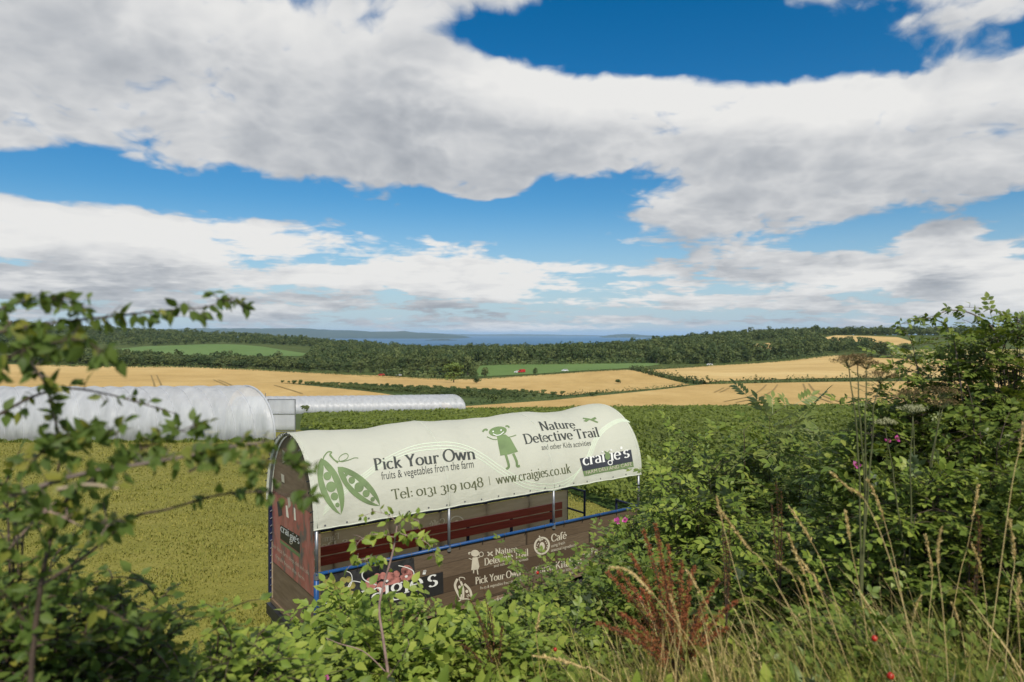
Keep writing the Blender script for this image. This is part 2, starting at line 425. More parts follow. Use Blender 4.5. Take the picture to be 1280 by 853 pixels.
field('stubble_field', [(1112, 441), (1150, 437.5), (1300, 437), (1300, 443), (1120, 445.5)], 'stubble', 12, .35, 'yellow green field beside the lone dark tree')
field('golden_field', [(940, 431), (966, 429), (964, 438), (946, 438)], 'wheat2', 14, .4, 'small golden field showing through a gap in the woods')
field('green_field', [(590, 471.5), (600, 458), (611, 456.7), (820, 453.7), (826, 456), (800, 460), (771, 461.8), (690, 467)], 'pasture', 10, .32, 'smooth green field in front of the woods')
field('green_field', [(110, 441), (145, 437), (180, 433.5), (260, 430.8), (330, 434), (388, 443), (375, 446), (300, 445.5), (200, 444), (120, 443)], 'pasture', 14, .4, 'pale green field on the low hill between two belts of trees')
field('golden_field', [(672, 432.5), (700, 429), (738, 428.5), (742, 432)], 'stubble', 20, .5, 'far pale patch of land beyond the woods by the water')
field('grass_verge', [(420, 486.2), (350, 480.3), (560, 486.5), (640, 489.5), (705, 496), (794, 489.5), (862, 482), (878, 481), (862, 483.2), (759, 494.7), (689, 501.7), (583, 509.2), (566, 511), (560, 505.2), (480, 493.2)], 'verge', 7, .26, 'rough green strip with low bushes between the golden fields')

def strip(pxline, width, off, mat, name, parent):
    P = np.array([land(*p) for p in pxline]); t = np.linspace(0, 1, 40)
    tt = np.linspace(0, 1, len(P)); Q = np.stack([np.interp(t, tt, P[:, 0]), np.interp(t, tt, P[:, 1])], 1)
    for _ in range(6): Q[1:-1] = (Q[:-2] + 2 * Q[1:-1] + Q[2:]) / 4
    T = np.gradient(Q, axis=0); N = np.stack([-T[:, 1], T[:, 0]], 1) / np.linalg.norm(T, axis=1)[:, None]
    A, B = Q - N * width / 2, Q + N * width / 2
    V = np.vstack([np.column_stack([A, H(A[:, 0], A[:, 1]) + off]), np.column_stack([B, H(B[:, 0], B[:, 1]) + off])])
    n = len(Q); i = np.arange(n - 1)
    return ob(name, mesh(name, V, np.stack([i, i + 1, i + n + 1, i + n], -1)), M[mat], parent)
for a, b in (([(972, 482), (966, 490), (950, 499), (920, 505)], 1), ([(958, 482), (950, 490), (935, 498), (905, 504)], 1),
             ([(1004, 481), (1008, 490), (1018, 497), (1040, 505)], 1), ([(1011, 481), (1018, 490), (1030, 497), (1052, 505)], 1),
             ([(905, 486), (893, 492)], 1), ([(912, 486), (900, 492)], 1), ([(1070, 481), (1085, 486), (1100, 489)], 1)):
    strip(a, 0.62, .42, 'tramline', 'tramline', f1)
for a in ([(189, 470), (192, 479), (194, 488)], [(196, 470), (200, 479), (203, 488)], [(267, 476), (280, 482), (292, 489)], [(273, 476), (287, 482), (300, 489)],
          [(343, 483), (360, 488), (378, 494)], [(318, 478.5), (328, 478.8)], [(640, 478.3), (700, 479), (780, 480.5), (862, 481)]):
    strip(a, 0.62, .42, 'tramline', 'tramline', f2)
strip([(1095, 453), (1110, 458), (1118, 462)], .9, .45, 'tramline', 'tramline', f3)

# ------------------------------------------------------------------ sea, far shore, island
m, t, b = mat_base('sea_water')
geo = t.n('ShaderNodeNewGeometry'); p = t.vec('MULTIPLY', geo.outputs['Position'], (.25, 1, 1))
n = t.noise(p, 0.0011, 5, 0.6)
t.l(t.ramp(n, [(0.35, (.012, .08, .17)), (0.55, (.025, .12, .23)), (0.68, (.09, .20, .31))]), b.inputs['Base Color'])
b.inputs['Roughness'].default_value = 0.45; b.inputs['Specular IOR Level'].default_value = 0.12
M['sea'] = m
ob('sea', mesh('sea', [(-60000, 1800, -75), (60000, 1800, -75), (60000, 60000, -75), (-60000, 60000, -75)], np.array([[0, 1, 2, 3]])), M['sea'], kind='structure', label='blue grey sea of the wide firth')
M['hill'] = groundmat('far_hill', [(.03, .05, .028), (.05, .07, .035), (.10, .11, .06)], 0.0006, 0.004, s3=.02)
def far_land(name, prof, D, depth, label):
    """a ridge of land across the water: crest heights given along its length"""
    X = np.array([(p[0] - 640) / F0 * D for p in prof]); Zt = np.array([(HZ - p[1]) / F0 * (D + depth * .4) + 75 for p in prof])
    n = 120; x = np.linspace(X[0], X[-1], n); zt = np.maximum(np.interp(x, X, Zt), 0)
    rr = np.random.default_rng(int(D))
    nn = np.convolve(rr.normal(0, 1, n + 8), np.ones(5) / 5, 'same')[4:-4]
    zt = np.maximum(zt * (1 + .06 * nn), 0) 
    v = np.linspace(0, 1, 17); prof_v = np.sin(np.clip(v * 1.25, 0, 1) * np.pi / 2) ** 1.3 * (1 - .6 * np.clip((v - .8) / .2, 0, 1))
    XX = np.repeat(x[None], 17, 0); YY = D + depth * v[:, None] + 0 * XX + 250 * nn[None] * (1 - v[:, None])
    ZZ = -79 + (zt[None] + 4) * prof_v[:, None] + rr.normal(0, 3, XX.shape) * prof_v[:, None]
    i, j = np.meshgrid(np.arange(16), np.arange(n - 1), indexing='ij'); q = i * n + j
    return ob(name, smooth(mesh(name, np.stack([XX, YY, ZZ], -1), np.stack([q, q + 1, q + n + 1, q + n], -1).reshape(-1, 4))), M['hill'], kind='structure', label=label)
far_land('far_hills', [(-300, 416), (0, 411), (180, 410), (270, 409.5), (330, 410.5), (400, 413.5), (455, 415), (470, 413.5), (490, 415.5), (530, 417), (560, 419.5), (575, 423)], 11500, 3800, 'blue line of hills across the water')
far_land('far_shore', [(430, 418), (520, 417), (600, 418.3), (640, 417.8), (700, 418.5), (760, 419.5)], 24000, 4000, 'faint low shore on the far horizon')
far_land('island', [(755, 421), (768, 419), (785, 417.6), (800, 418), (815, 419.5), (830, 420.6)], 15000, 900, 'low dark island on the horizon')
far_land('skerry', [(530, 426), (540, 424.9), (552, 424.5), (560, 424.9), (570, 426)], 8200, 200, 'flat pale rock in the water')
# ------------------------------------------------------------------ the covered trailer
TA = np.array([.8090, .5878, 0]); TB = np.array([-.5878, .8090, 0]); TN = np.array([-2.583, 9.0, 0])
TL, TW = 6.05, 2.0
ZD, ZR, ZC = -4.10, -3.16, -2.57         # deck, side rail, lower edge of the cover
CA, CB = 1.05, 1.16                      # half width and rise of the cover
def T(s, w, z): return TN + np.multiply.outer(np.asarray(s, float), TA) + np.multiply.outer(np.asarray(w, float), TB) + np.multiply.outer(np.asarray(z, float), np.array([0, 0, 1.0]))
TAX = np.array([TA, TB, [0, 0, 1]])
ZG = H(*(TN + TA * 3 + TB)[:2])
tr = root('farm_trailer', tuple(TN[:2]) + (ZG,), 'passenger farm trailer with pale arched cover and printed side banners', 'trailer', rz=math.atan2(TA[1], TA[0]))

def objmat(name, build):
    """material that reads its coordinates along the trailer"""
    m, t, b = mat_base(name); tc = t.n('ShaderNodeTexCoord'); tc.object = tr
    build(t, b, tc.outputs['Object']); return m
def canopy_build(t, b, p):
    n = t.noise(t.vec('MULTIPLY', p, (.8, .8, 1.5)), 2.2, 6, .6)
    st = t.noise(t.vec('MULTIPLY', p, (3.5, 1, .5)), 2.0, 5, .65)
    c = t.mix(t.maprange(st, .56, .74, 0, .28), (.74, .745, .62), (.54, .54, .42))
    t.l(t.mix(t.maprange(n, .3, .7, 0, .22), c, (.70, .705, .585)), b.inputs['Base Color'])
    b.inputs['Roughness'].default_value = .62; b.inputs['Specular IOR Level'].default_value = .22
    w = t.noise(t.vec('MULTIPLY', p, (1.2, 1, 2.6)), 2.6, 5, .55, .6)
    bp = t.n('ShaderNodeBump'); bp.inputs['Strength'].default_value = .28; bp.inputs['Distance'].default_value = .05
    t.l(w, bp.inputs['Height']); t.l(bp.outputs[0], b.inputs['Normal'])
    tl = t.n('ShaderNodeBsdfTranslucent'); tl.inputs[0].default_value = (.9, .9, .74, 1)
    ms = t.n('ShaderNodeMixShader'); ms.inputs[0].default_value = .40
    t.l(b.outputs[0], ms.inputs[1]); t.l(tl.outputs[0], ms.inputs[2]); t.l(ms.outputs[0], t.nt.nodes['Material Output'].inputs[0])
M['cover'] = objmat('cover_fabric', canopy_build)
def planks_build(t, b, p):
    """photograph of weathered boards printed on the banner"""
    sp = t.n('ShaderNodeSeparateXYZ'); t.l(p, sp.inputs[0])
    row = t.math('MULTIPLY', sp.outputs[2], 4.6); fr = t.math('FRACT', row)
    off = t.math('MULTIPLY', t.math('FLOOR', row), 1.37)
    x = t.math('MULTIPLY', t.math('ADD', sp.outputs[0], off), .23)
    cellid = t.comb(t.math('FLOOR', x), t.math('FLOOR', row), 2.0)
    wn = t.n('ShaderNodeTexWhiteNoise'); t.l(cellid, wn.inputs[0])
    grain = t.noise(t.vec('MULTIPLY', p, (1.6, 1, 26)), 3, 6, .7, .8)
    c = t.ramp(wn.outputs['Value'], [(0, (.088, .06, .036)), (.4, (.13, .09, .054)), (.75, (.165, .12, .076)), (1, (.105, .08, .058))])
    c = t.mix(t.maprange(grain, .35, .7, .0, .75), c, (.055, .036, .024))
    c = t.mix(t.maprange(fr, .0, .05, 1, 0), c, (.02, .014, .01))
    c = t.mix(t.maprange(t.math('FRACT', x), .0, .012, 1, 0), c, (.02, .014, .01))
    t.l(c, b.inputs['Base Color']); b.inputs['Roughness'].default_value = .5; b.inputs['Specular IOR Level'].default_value = .3
M['banner'] = objmat('banner_boards', planks_build)
def back_build(t, b, p):
    n = t.noise(t.vec('MULTIPLY', p, (1, 1, 8)), 1.4, 5, .6)
    t.l(t.ramp(n, [(.35, (.40, .31, .19)), (.5, (.48, .38, .25)), (.65, (.56, .45, .31))]), b.inputs['Base Color'])
    b.inputs['Roughness'].default_value = .7
    tl = t.n('ShaderNodeBsdfTranslucent'); tl.inputs[0].default_value = (.66, .50, .31, 1)
    ms = t.n('ShaderNodeMixShader'); ms.inputs[0].default_value = .38
    t.l(b.outputs[0], ms.inputs[1]); t.l(tl.outputs[0], ms.inputs[2]); t.l(ms.outputs[0], t.nt.nodes['Material Output'].inputs[0])
M['banner_back'] = objmat('banner_back', back_build)
def poster_build(t, b, p):
    """end poster: blurred red and brown photograph"""
    sp = t.n('ShaderNodeSeparateXYZ'); t.l(p, sp.inputs[0])
    n = t.noise(t.vec('MULTIPLY', p, (1, 2.2, 1.2)), 1.7, 4, .6, .8)
    c = t.ramp(n, [(.30, (.05, .06, .09)), (.40, (.17, .11, .10)), (.47, (.38, .085, .075)), (.60, (.48, .15, .13)), (.72, (.26, .19, .16))])
    t.l(t.mix(.2, c, (.22, .17, .14)), b.inputs['Base Color']); b.inputs['Roughness'].default_value = .45
M['poster'] = objmat('end_poster', poster_build)
def ply_build(t, b, p):
    n = t.noise(t.vec('MULTIPLY', p, (1, 1, 7)), 2.2, 6, .65, .5)
    t.l(t.ramp(n, [(.3, (.13, .085, .05)), (.55, (.19, .13, .08)), (.75, (.25, .185, .125))]), b.inputs['Base Color']); b.inputs['Roughness'].default_value = .6
M['ply'] = objmat('brown_board', ply_build)
def redwood(t, b, p):
    n = t.noise(t.vec('MULTIPLY', p, (.7, 6, 14)), 2.5, 5, .65)
    t.l(t.ramp(n, [(.3, (.20, .035, .02)), (.55, (.31, .058, .034)), (.75, (.38, .09, .055))]), b.inputs['Base Color']); b.inputs['Roughness'].default_value = .4
M['redwood'] = objmat('red_brown_planks', redwood)
M['blue'] = plain('blue_paint', (.012, .065, .20), .4, .2, 5)
M['navy'] = plain('navy_paint', (.012, .018, .05), .45, .2, 5)
M['galv'] = plain('galvanised', (.30, .31, .32), .42, .2, 9, metal=.7)
M['black'] = plain('black_steel', (.022, .023, .026), .5, .25, 7)
M['rubber'] = plain('rubber', (.018, .018, .018), .8, .2, 12)
M['hem'] = plain('hem', (.55, .57, .46), .7, .1, 6)
M['ink'] = plain('dark_ink', (.045, .05, .042), .6, .1)
M['inkgreen'] = plain('olive_ink', (.09, .10, .045), .6, .1)
M['printgreen'] = plain('green_print', (.15, .215, .085), .6, .14, 3)
M['palegreen'] = plain('pale_green_print', (.60, .67, .50), .6, .05)
M['logo'] = plain('slate_print', (.040, .042, .050), .5, .1)
M['white'] = plain('white_print', (.74, .74, .68), .55, .06)
M['cream'] = plain('cream_print', (.55, .50, .38), .6, .08)
M['backprint'] = plain('show_through_print', (.85, .78, .62), .7, .08)
M['charcoal'] = plain('charcoal_print', (.022, .021, .020), .5, .1)

# --- cover
def C(s, ph, off=0.0):
    """point on the cover: s along the trailer, ph the angle round the arch (0 at the lower edge facing the camera)"""
    s = np.asarray(s, float); ph = np.asarray(ph, float)
    bay = np.sin(np.pi * np.clip(s, 0, TL) / (TL / 3)) ** 2
    sag = -0.035 * bay * np.sin(ph) + .007 * np.sin(5.1 * s + 3 * ph) * np.sin(ph) + .0035 * np.sin(11 * s - 5 * ph)
    sag = sag + 0.05 * np.exp(-((s - TL + .15) / .35) ** 2) * np.sin(ph)
    hem = np.exp(-(ph / .22) ** 2) * (.007 * np.sin(9 * s) + .004 * np.sin(23 * s + 1))
    k = 1 + sag + off
    return T(s, 1 - CA * k * np.cos(ph) - hem, ZC + CB * k * np.sin(ph) + hem * .8)
ns, nph = 150, 56
S_, P_ = np.meshgrid(np.linspace(-.05, TL + .06, ns), np.linspace(0, np.pi, nph), indexing='ij')
V = C(S_, P_); i, j = np.meshgrid(np.arange(ns - 1), np.arange(nph - 1), indexing='ij'); q = i * nph + j
ob('cover', smooth(mesh('cover', V, np.stack([q, q + nph, q + nph + 1, q + 1], -1).reshape(-1, 4))), M['cover'], tr, label='pale green white fabric cover stretched over hoops')
for ph in (0.0, np.pi):
    ob('hem_rope', smooth(mesh('hem_rope', *tube(C(np.linspace(-.05, TL + .06, 90), np.full(90, ph)), .009, 6))), M['hem'], tr)
for s in np.linspace(0, TL, 4):
    pts = [C(s, p, -.02) for p in np.linspace(0, np.pi, 25)]
    ob('hoop', smooth(mesh('hoop', *tube(pts, .021, 8))), M['galv'], tr)
for s in list(np.linspace(0, TL, 4)) + [TL + .05]:
    ob('seam', smooth(mesh('seam', *tube([C(s, p, .001) for p in np.linspace(0.02, np.pi - .02, 40)], .006, 5))), M['hem'], tr)
for k, s in enumerate(np.linspace(.1, TL - .05, 20)):
    c = C(s, .035, .004); V = [c + (TA * math.cos(a) + np.array([0, 0, 1]) * math.sin(a)) * .014 for a in np.arange(8) * np.pi / 4]
    ob('eyelet', mesh('eyelet', V, [tuple(range(8))]), M['galv'], tr)
# ragged lacing round the left arch
mb = MB()
for p in np.linspace(.1, 3.0, 26):
    a = C(-.05, p, .006); b_ = C(-.05, p + random.uniform(-.03, .03), -.035) - TA * .025
    mb.tube([a, (a + b_) / 2 - TA * .02, b_], .007, 4)
mb.build('lacing', M['black'], tr, kind='stuff')

def pxray(P, cover=True):
    """image points -> points on the cover (or on a flat face of the trailer)"""
    P = np.asarray(P, float); d = np.stack([(P[:, 0] - 640) / F0, np.ones(len(P)), (HZ - P[:, 1]) / F0], 1)
    return d, d @ TA, d @ TB, -TN @ TA, -TN @ TB
def on_cover(P, off=.004):
    d, ds, dw, os_, ow = pxray(P)
    a = (dw / CA) ** 2 + (d[:, 2] / CB) ** 2; bq = 2 * ((ow - 1) * dw / CA ** 2 + (-ZC) * d[:, 2] / CB ** 2); c = ((ow - 1) / CA) ** 2 + (ZC / CB) ** 2 - 1
    disc = np.maximum(bq * bq - 4 * a * c, 0); tt = (-bq - np.sqrt(disc)) / (2 * a)
    s = os_ + tt * ds; w = ow + tt * dw; z = tt * d[:, 2]
    ph = np.arctan2((z - ZC) / CB, (1 - w) / CA)
    return C(s, ph, off)
def on_side(w0, off=-.012):
    def f(P):
        d, ds, dw, os_, ow = pxray(P); tt = (w0 - ow) / dw
        return T(os_ + tt * ds, w0 + off, tt * d[:, 2])
    return f
def on_end(s0, off=-.012):
    def f(P):
        d, ds, dw, os_, ow = pxray(P); tt = (s0 - os_) / ds
        return T(s0 + off, ow + tt * dw, tt * d[:, 2])
    return f

# --- serif lettering drawn as strokes (thick uprights, thin cross strokes, slab serifs)
def L(*p): return ('L', p)
def A(cx, cy, rx, ry, a0, a1): return ('A', (cx, cy, rx, ry, a0, a1))
def S(x, y, w=.11): return ('S', (x, y, w))
X = .64
GL = {
 'P': (.62, [L(.16, 0, .16, 1), A(.26, .74, .27, .26, -90, 90), L(.16, 1, .27, 1), L(.16, .48, .27, .48), S(.16, 0), S(.14, 1)]),
 'i': (.30, [L(.15, 0, .15, X), ('D', (.15, .9)), S(.15, 0), S(.10, X, .07)]),
 'c': (.52, [A(.29, .31, .23, .32, 45, 318)]),
 'k': (.60, [L(.14, 0, .14, 1), L(.16, .28, .44, X), L(.26, .38, .50, 0), S(.14, 0), S(.10, 1, .06), S(.45, X, .09), S(.50, 0, .09)]),
 'Y': (.70, [L(.10, 1, .35, .5), L(.60, 1, .35, .5), L(.35, .5, .35, 0), S(.35, 0), S(.10, 1), S(.60, 1, .1)]),
 'o': (.60, [A(.30, .31, .24, .32, 0, 360)]),
 'u': (.64, [L(.13, X, .13, .2), A(.30, .2, .17, .2, 180, 340), L(.48, X, .48, 0), S(.09, X, .06), S(.44, X, .06), S(.52, 0, .06)]),
 'r': (.46, [L(.14, 0, .14, X), A(.32, .42, .18, .21, 55, 165), S(.14, 0), S(.10, X, .06), ('D', (.40, .56))]),
 'O': (.86, [A(.43, .5, .37, .51, 0, 360)]),
 'w': (.88, [L(.08, X, .26, 0), L(.26, 0, .44, X), L(.44, X, .62, 0), L(.62, 0, .80, X), S(.08, X, .09), S(.80, X, .09), S(.42, X, .07)]),
 'n': (.64, [L(.13, 0, .13, X), A(.31, .42, .18, .22, 0, 165), L(.49, .42, .49, 0), S(.13, 0, .1), S(.09, X, .06), S(.49, 0, .1)]),
 'm': (.96, [L(.13, 0, .13, X), A(.29, .42, .16, .22, 0, 165), L(.45, .42, .45, 0), A(.62, .42, .17, .22, 0, 165), L(.79, .42, .79, 0), S(.13, 0, .1), S(.45, 0, .09), S(.79, 0, .1), S(.09, X, .06)]),
 'h': (.64, [L(.13, 0, .13, 1), A(.31, .42, .18, .22, 0, 165), L(.49, .42, .49, 0), S(.13, 0, .1), S(.09, 1, .06), S(.49, 0, .1)]),
 'T': (.72, [L(.36, 0, .36, 1), L(.05, .98, .67, .98), L(.06, .98, .06, .84), L(.66, .98, .66, .84), S(.36, 0)]),
 'e': (.55, [A(.29, .31, .23, .32, 0, 318), L(.08, .34, .50, .34)]),
 'l': (.30, [L(.15, 0, .15, 1), S(.15, 0), S(.10, 1, .07)]),
 ':': (.28, [('D', (.14, .08)), ('D', (.14, .5))]), '.': (.26, [('D', (.13, .05))]),
 "'": (.22, [L(.12, 1, .08, .78), ('D', (.12, .95))]),
 '0': (.60, [A(.30, .31, .25, .32, 0, 360)]), '1': (.36, [L(.18, 0, .18, X), S(.18, 0), S(.14, X, .09)]),
 '3': (.52, [A(.24, .42, .19, .21, -60, 140), A(.22, .0, .24, .24, -150, 75)]),
 '9': (.58, [A(.29, .38, .22, .25, 0, 360), A(.10, .35, .41, .62, -62, 5)]),
 '4': (.58, [L(.40, -.25, .40, X), L(.40, X, .05, .05), L(.05, .05, .56, .05)]),
 '8': (.58, [A(.29, .70, .19, .21, 0, 360), A(.29, .24, .23, .25, 0, 360)]),
 'a': (.56, [A(.26, .44, .18, .20, 5, 150), L(.44, .46, .44, .05), A(.26, .17, .18, .17, 60, 330), S(.48, .02, .06)]),
 'g': (.56, [A(.27, .42, .19, .21, 0, 360), A(.28, -.12, .23, .16, 0, 360), L(.18, .22, .16, .08), L(.16, .08, .40, .03), L(.42, .58, .54, .64)]),
 's': (.46, [A(.23, .47, .16, .16, 30, 260), A(.23, .15, .17, .16, -150, 85)]),
 'N': (.86, [L(.15, 0, .15, 1), L(.15, 1, .70, 0), L(.70, 0, .70, 1), S(.15, 0), S(.11, 1), S(.70, 1)]),
 't': (.40, [L(.18, .86, .18, .12), A(.31, .14, .13, .14, 180, 310), L(.05, X, .36, X)]),
 'D': (.84, [L(.16, 0, .16, 1), A(.36, .5, .39, .5, -90, 90), L(.16, 1, .36, 1), L(.16, 0, .36, 0), S(.12, 0, .1), S(.12, 1, .1)]),
 'v': (.60, [L(.08, X, .30, 0), L(.30, 0, .52, X), S(.08, X, .09), S(.52, X, .09)]),
 'C': (.76, [A(.42, .5, .35, .51, 42, 318), L(.70, .86, .70, .68)]),
 'f': (.38, [L(.15, 0, .15, .8), A(.29, .8, .14, .19, 30, 180), L(.03, X, .33, X), S(.15, 0)]),
 'K': (.78, [L(.16, 0, .16, 1), L(.18, .42, .60, 1), L(.33, .58, .68, 0), S(.16, 0), S(.16, 1), S(.60, 1, .1), S(.68, 0, .1)]),
 'F': (.62, [L(.16, 0, .16, 1), L(.16, .98, .56, .98), L(.16, .52, .44, .52), L(.56, .98, .56, .84), S(.16, 0), S(.12, 1)]),
 'S': (.56, [A(.28, .74, .21, .25, 30, 265), A(.28, .25, .22, .26, -155, 85)]),
 'p': (.62, [L(.14, -.3, .14, X), A(.33, .31, .21, .32, -150, 150), S(.14, -.3), S(.10, X, .06)]),
 'd': (.62, [A(.28, .31, .22, .32, 30, 330), L(.48, 0, .48, 1), S(.44, 1, .06), S(.52, 0, .06)]),
 'b': (.62, [A(.34, .31, .22, .32, -150, 150), L(.14, 0, .14, 1), S(.10, 1, .06)]),
 'y': (.58, [L(.08, X, .30, 0), L(.52, X, .22, -.26), S(.08, X, .09), S(.52, X, .08)]),
 '&': (.80, [A(.34, .76, .17, .22, -40, 230), A(.30, .25, .24, .26, 60, 330), L(.24, .62, .70, .0), A(.42, .32, .28, .3, -60, 30)]),
 ' ': (.28, []),
}
GL['é'] = (GL['e'][0], GL['e'][1] + [L(.26, .76, .38, .92)])
def serif(text, heavy=1.0):
    """lettering as polygons in text units (cap height 1); returns vertices, faces, width"""
    V, Fc, x = [], [], 0.0
    def ribbon(pts, nib=True):
        P = np.array(pts, float); Tn = np.gradient(P, axis=0); ln = np.linalg.norm(Tn, axis=1)[:, None] + 1e-9; Tn /= ln
        w = (.050 + .085 * np.abs(Tn[:, 1]) ** 1.3) * heavy if nib else np.full(len(P), .05 * heavy)
        N = np.stack([-Tn[:, 1], Tn[:, 0]], 1) * w[:, None] / 2; n0 = len(V)
        for k in range(len(P)):
            V.append(P[k] + N[k]); V.append(P[k] - N[k])
            if k: Fc.append((n0 + 2 * k - 2, n0 + 2 * k - 1, n0 + 2 * k + 1, n0 + 2 * k))
    for ch in text:
        adv, st = GL[ch]
        for k, p in st:
            if k == 'L':
                n = 4; ribbon([(x + p[0] + (p[2] - p[0]) * i / n, p[1] + (p[3] - p[1]) * i / n) for i in range(n + 1)])
            elif k == 'A':
                n = max(6, int(abs(p[5] - p[4]) / 22)); aa = np.radians(np.linspace(p[4], p[5], n))
                ribbon(np.stack([x + p[0] + p[2] * np.cos(aa), p[1] + p[3] * np.sin(aa)], 1))
            elif k == 'S': ribbon([(x + p[0] - p[2], p[1]), (x + p[0], p[1]), (x + p[0] + p[2], p[1])], False)
            elif k == 'D':
                n0 = len(V); V.extend([(x + p[0] + .075 * math.cos(a), p[1] + .075 * math.sin(a)) for a in np.arange(6) * np.pi / 3]); Fc.append(tuple(range(n0, n0 + 6)))
        x += adv
    return np.array(V), Fc, x
def sans(text):
    cu = bpy.data.curves.new('t', 'FONT'); cu.body = text; cu.size = 1.0; cu.resolution_u = 3
    o = bpy.data.objects.new('t', cu); col.objects.link(o)
    bpy.context.view_layer.update()
    me = bpy.data.meshes.new_from_object(o.evaluated_get(bpy.context.evaluated_depsgraph_get()))
    V = np.array([v.co[:2] for v in me.vertices]); Fc = [tuple(p.vertices) for p in me.polygons]
    bpy.data.objects.remove(o); bpy.data.curves.remove(cu); bpy.data.meshes.remove(me)
    V = V / .70                                  # cap height 1
    return V, Fc, V[:, 0].max()
def write(text, start, end, up, proj, mat, name='lettering', font='serif', heavy=1.0, label=None):
    V, Fc, w = serif(text, heavy) if font == 'serif' else sans(text)
    st, en, up = np.array(start, float), np.array(end, float), np.array(up, float)
    P = st + np.outer(V[:, 0] / w, en - st) + np.outer(V[:, 1], up)
    return ob(name, mesh(name, proj(P), Fc), M[mat], tr, label=label, kind='stuff')
def lines_px(strokes, proj, mat, name, label=None):
    """print of strokes given as (image points, width in image pixels); closed shapes as ('fill', points)"""
    V, Fc = [], []
    for pts, w in strokes:
        P = np.array(pts, float)
        if isinstance(w, str):
            n0 = len(V); c = P.mean(0); V.extend(P); V.append(c); n = len(P)
            Fc.extend([(n0 + k, n0 + (k + 1) % n, n0 + n) for k in range(n)]); continue
        if len(P) > 2:
            tt = np.linspace(0, len(P) - 1, (len(P) - 1) * 7 + 1); Q = []
            for u in tt:                            # Catmull-Rom through the points
                k = min(int(u), len(P) - 2); f = u - k; p0 = P[max(k - 1, 0)]; p1 = P[k]; p2 = P[k + 1]; p3 = P[min(k + 2, len(P) - 1)]
                Q.append(.5 * ((2 * p1) + (p2 - p0) * f + (2 * p0 - 5 * p1 + 4 * p2 - p3) * f * f + (3 * p1 - p0 - 3 * p2 + p3) * f ** 3))
            P = np.array(Q)
        Tn = np.gradient(P, axis=0); Tn /= np.linalg.norm(Tn, axis=1)[:, None] + 1e-9
        N = np.stack([-Tn[:, 1], Tn[:, 0]], 1) * np.asarray(w) / 2; n0 = len(V)
        for k in range(len(P)):
            V.append(P[k] + N[k]); V.append(P[k] - N[k])
            if k: Fc.append((n0 + 2 * k - 2, n0 + 2 * k - 1, n0 + 2 * k + 1, n0 + 2 * k))
    return ob(name, mesh(name, proj(np.array(V)), Fc), M[mat], tr, label=label)
def ell(cx, cy, rx, ry, n=20, tilt=0.0):
    a = np.linspace(0, 2 * np.pi, n, endpoint=False); c, s = math.cos(tilt), math.sin(tilt)
    return [(cx + rx * math.cos(q) * c - ry * math.sin(q) * s, cy + rx * math.cos(q) * s + ry * math.sin(q) * c) for q in a]
def cr(x, y, o, k=6.4): return (o[0] + x / k, o[1] + y / k)

# --- prints on the cover
oc = on_cover
write('Pick Your Own', (468.5, 587.5), (595.5, 573.3), (-2.2, -14.5), oc, 'ink', heavy=1.25)
write('fruits & vegetables from the farm', (477.5, 599.6), (592.5, 584.5), (-1.2, -10.0), oc, 'ink', font='sans')
write('Tel: 0131 319 1048', (491, 624.5), (605, 608), (-2.0, -12.5), oc, 'inkgreen')
write('www.craigies.co.uk', (621, 605.5), (714, 591), (-1.8, -11.5), oc, 'inkgreen', heavy=1.1)
write('Nature', (676.5, 538.3), (720.8, 534), (-4.2, -10.5), oc, 'ink', heavy=1.2)
write('Detective Trail', (656.5, 555), (751, 544.8), (-3.6, -12), oc, 'ink', heavy=1.2)
write('and other Kids activities', (677, 563), (739.5, 556.5), (-1.2, -6.8), oc, 'ink', font='sans')
lines_px([([(611.3, 595.5), (612.8, 606.5)], .7)], oc, 'inkgreen', 'divider')
on_cover2 = lambda P: on_cover(P, .0055)
on_cover3 = lambda P: on_cover(P, .0105)
wave = [(405, 636), (430, 612), (455, 592), (480, 574), (510, 559), (545, 553.5), (580, 556), (605, 568), (625, 582), (645, 595), (665, 603.5), (690, 605), (712, 598), (728, 583), (736, 566), (744, 547), (755, 534), (772, 527), (783, 527)]
for k in range(3):
    sh = [(x + k * 1.8 * (1 if x > 728 else -.4), y + 4 * k * (1 if x < 720 else .3)) for x, y in wave]
    lines_px([(sh, 1.1)], lambda P: on_cover(P, .0028), 'palegreen', 'wave_line')
O1 = (325, 530)
def c1(*p): return [cr(x, y, O1) for x, y in p]
def pod(cx, cy, hl, wd, tilt, peas, nm):
    """open pea pod: two green shells with a pale slit and a row of peas"""
    ax = np.array([math.sin(tilt), math.cos(tilt)]); nx_ = np.array([math.cos(tilt), -math.sin(tilt)]); u = np.linspace(-1, 1, 17)
    c = np.array([cx, cy])
    for sd in (-1, 1):
        outer = [c + ax * hl * q + sd * nx_ * wd * (1 - q * q) ** .75 for q in u]
        inner = [c + ax * hl * q + sd * nx_ * wd * (.46 if sd < 0 else .40) * (1 - q * q) ** .9 * min(1, max(0, (q + .72) * 3)) for q in u]
        pts = outer + inner[::-1]; n = len(u)
        V = np.array(outer + inner); Fc = [(k, k + 1, n + k + 1, n + k) for k in range(n - 1)]
        ob('pod_shell', mesh('pod_shell', on_cover2(V), Fc), M['printgreen'], tr)
    for q, r_ in peas:
        p = c + ax * hl * q; lines_px([(ell(*p, r_ * .95, r_), 'fill')], on_cover2, 'printgreen', 'pea')
pod(*cr(566, 500, O1), 37.5, 14.2, .33, [(-.36, 5.2), (.02, 6.6), (.36, 5.0), (.66, 2.9)], 'a')
pod(*cr(790, 500, O1), 36.0, 12.6, .82, [(-.60, 2.3), (-.32, 4.5), (.03, 6.2), (.36, 4.6), (.66, 2.9)], 'b')
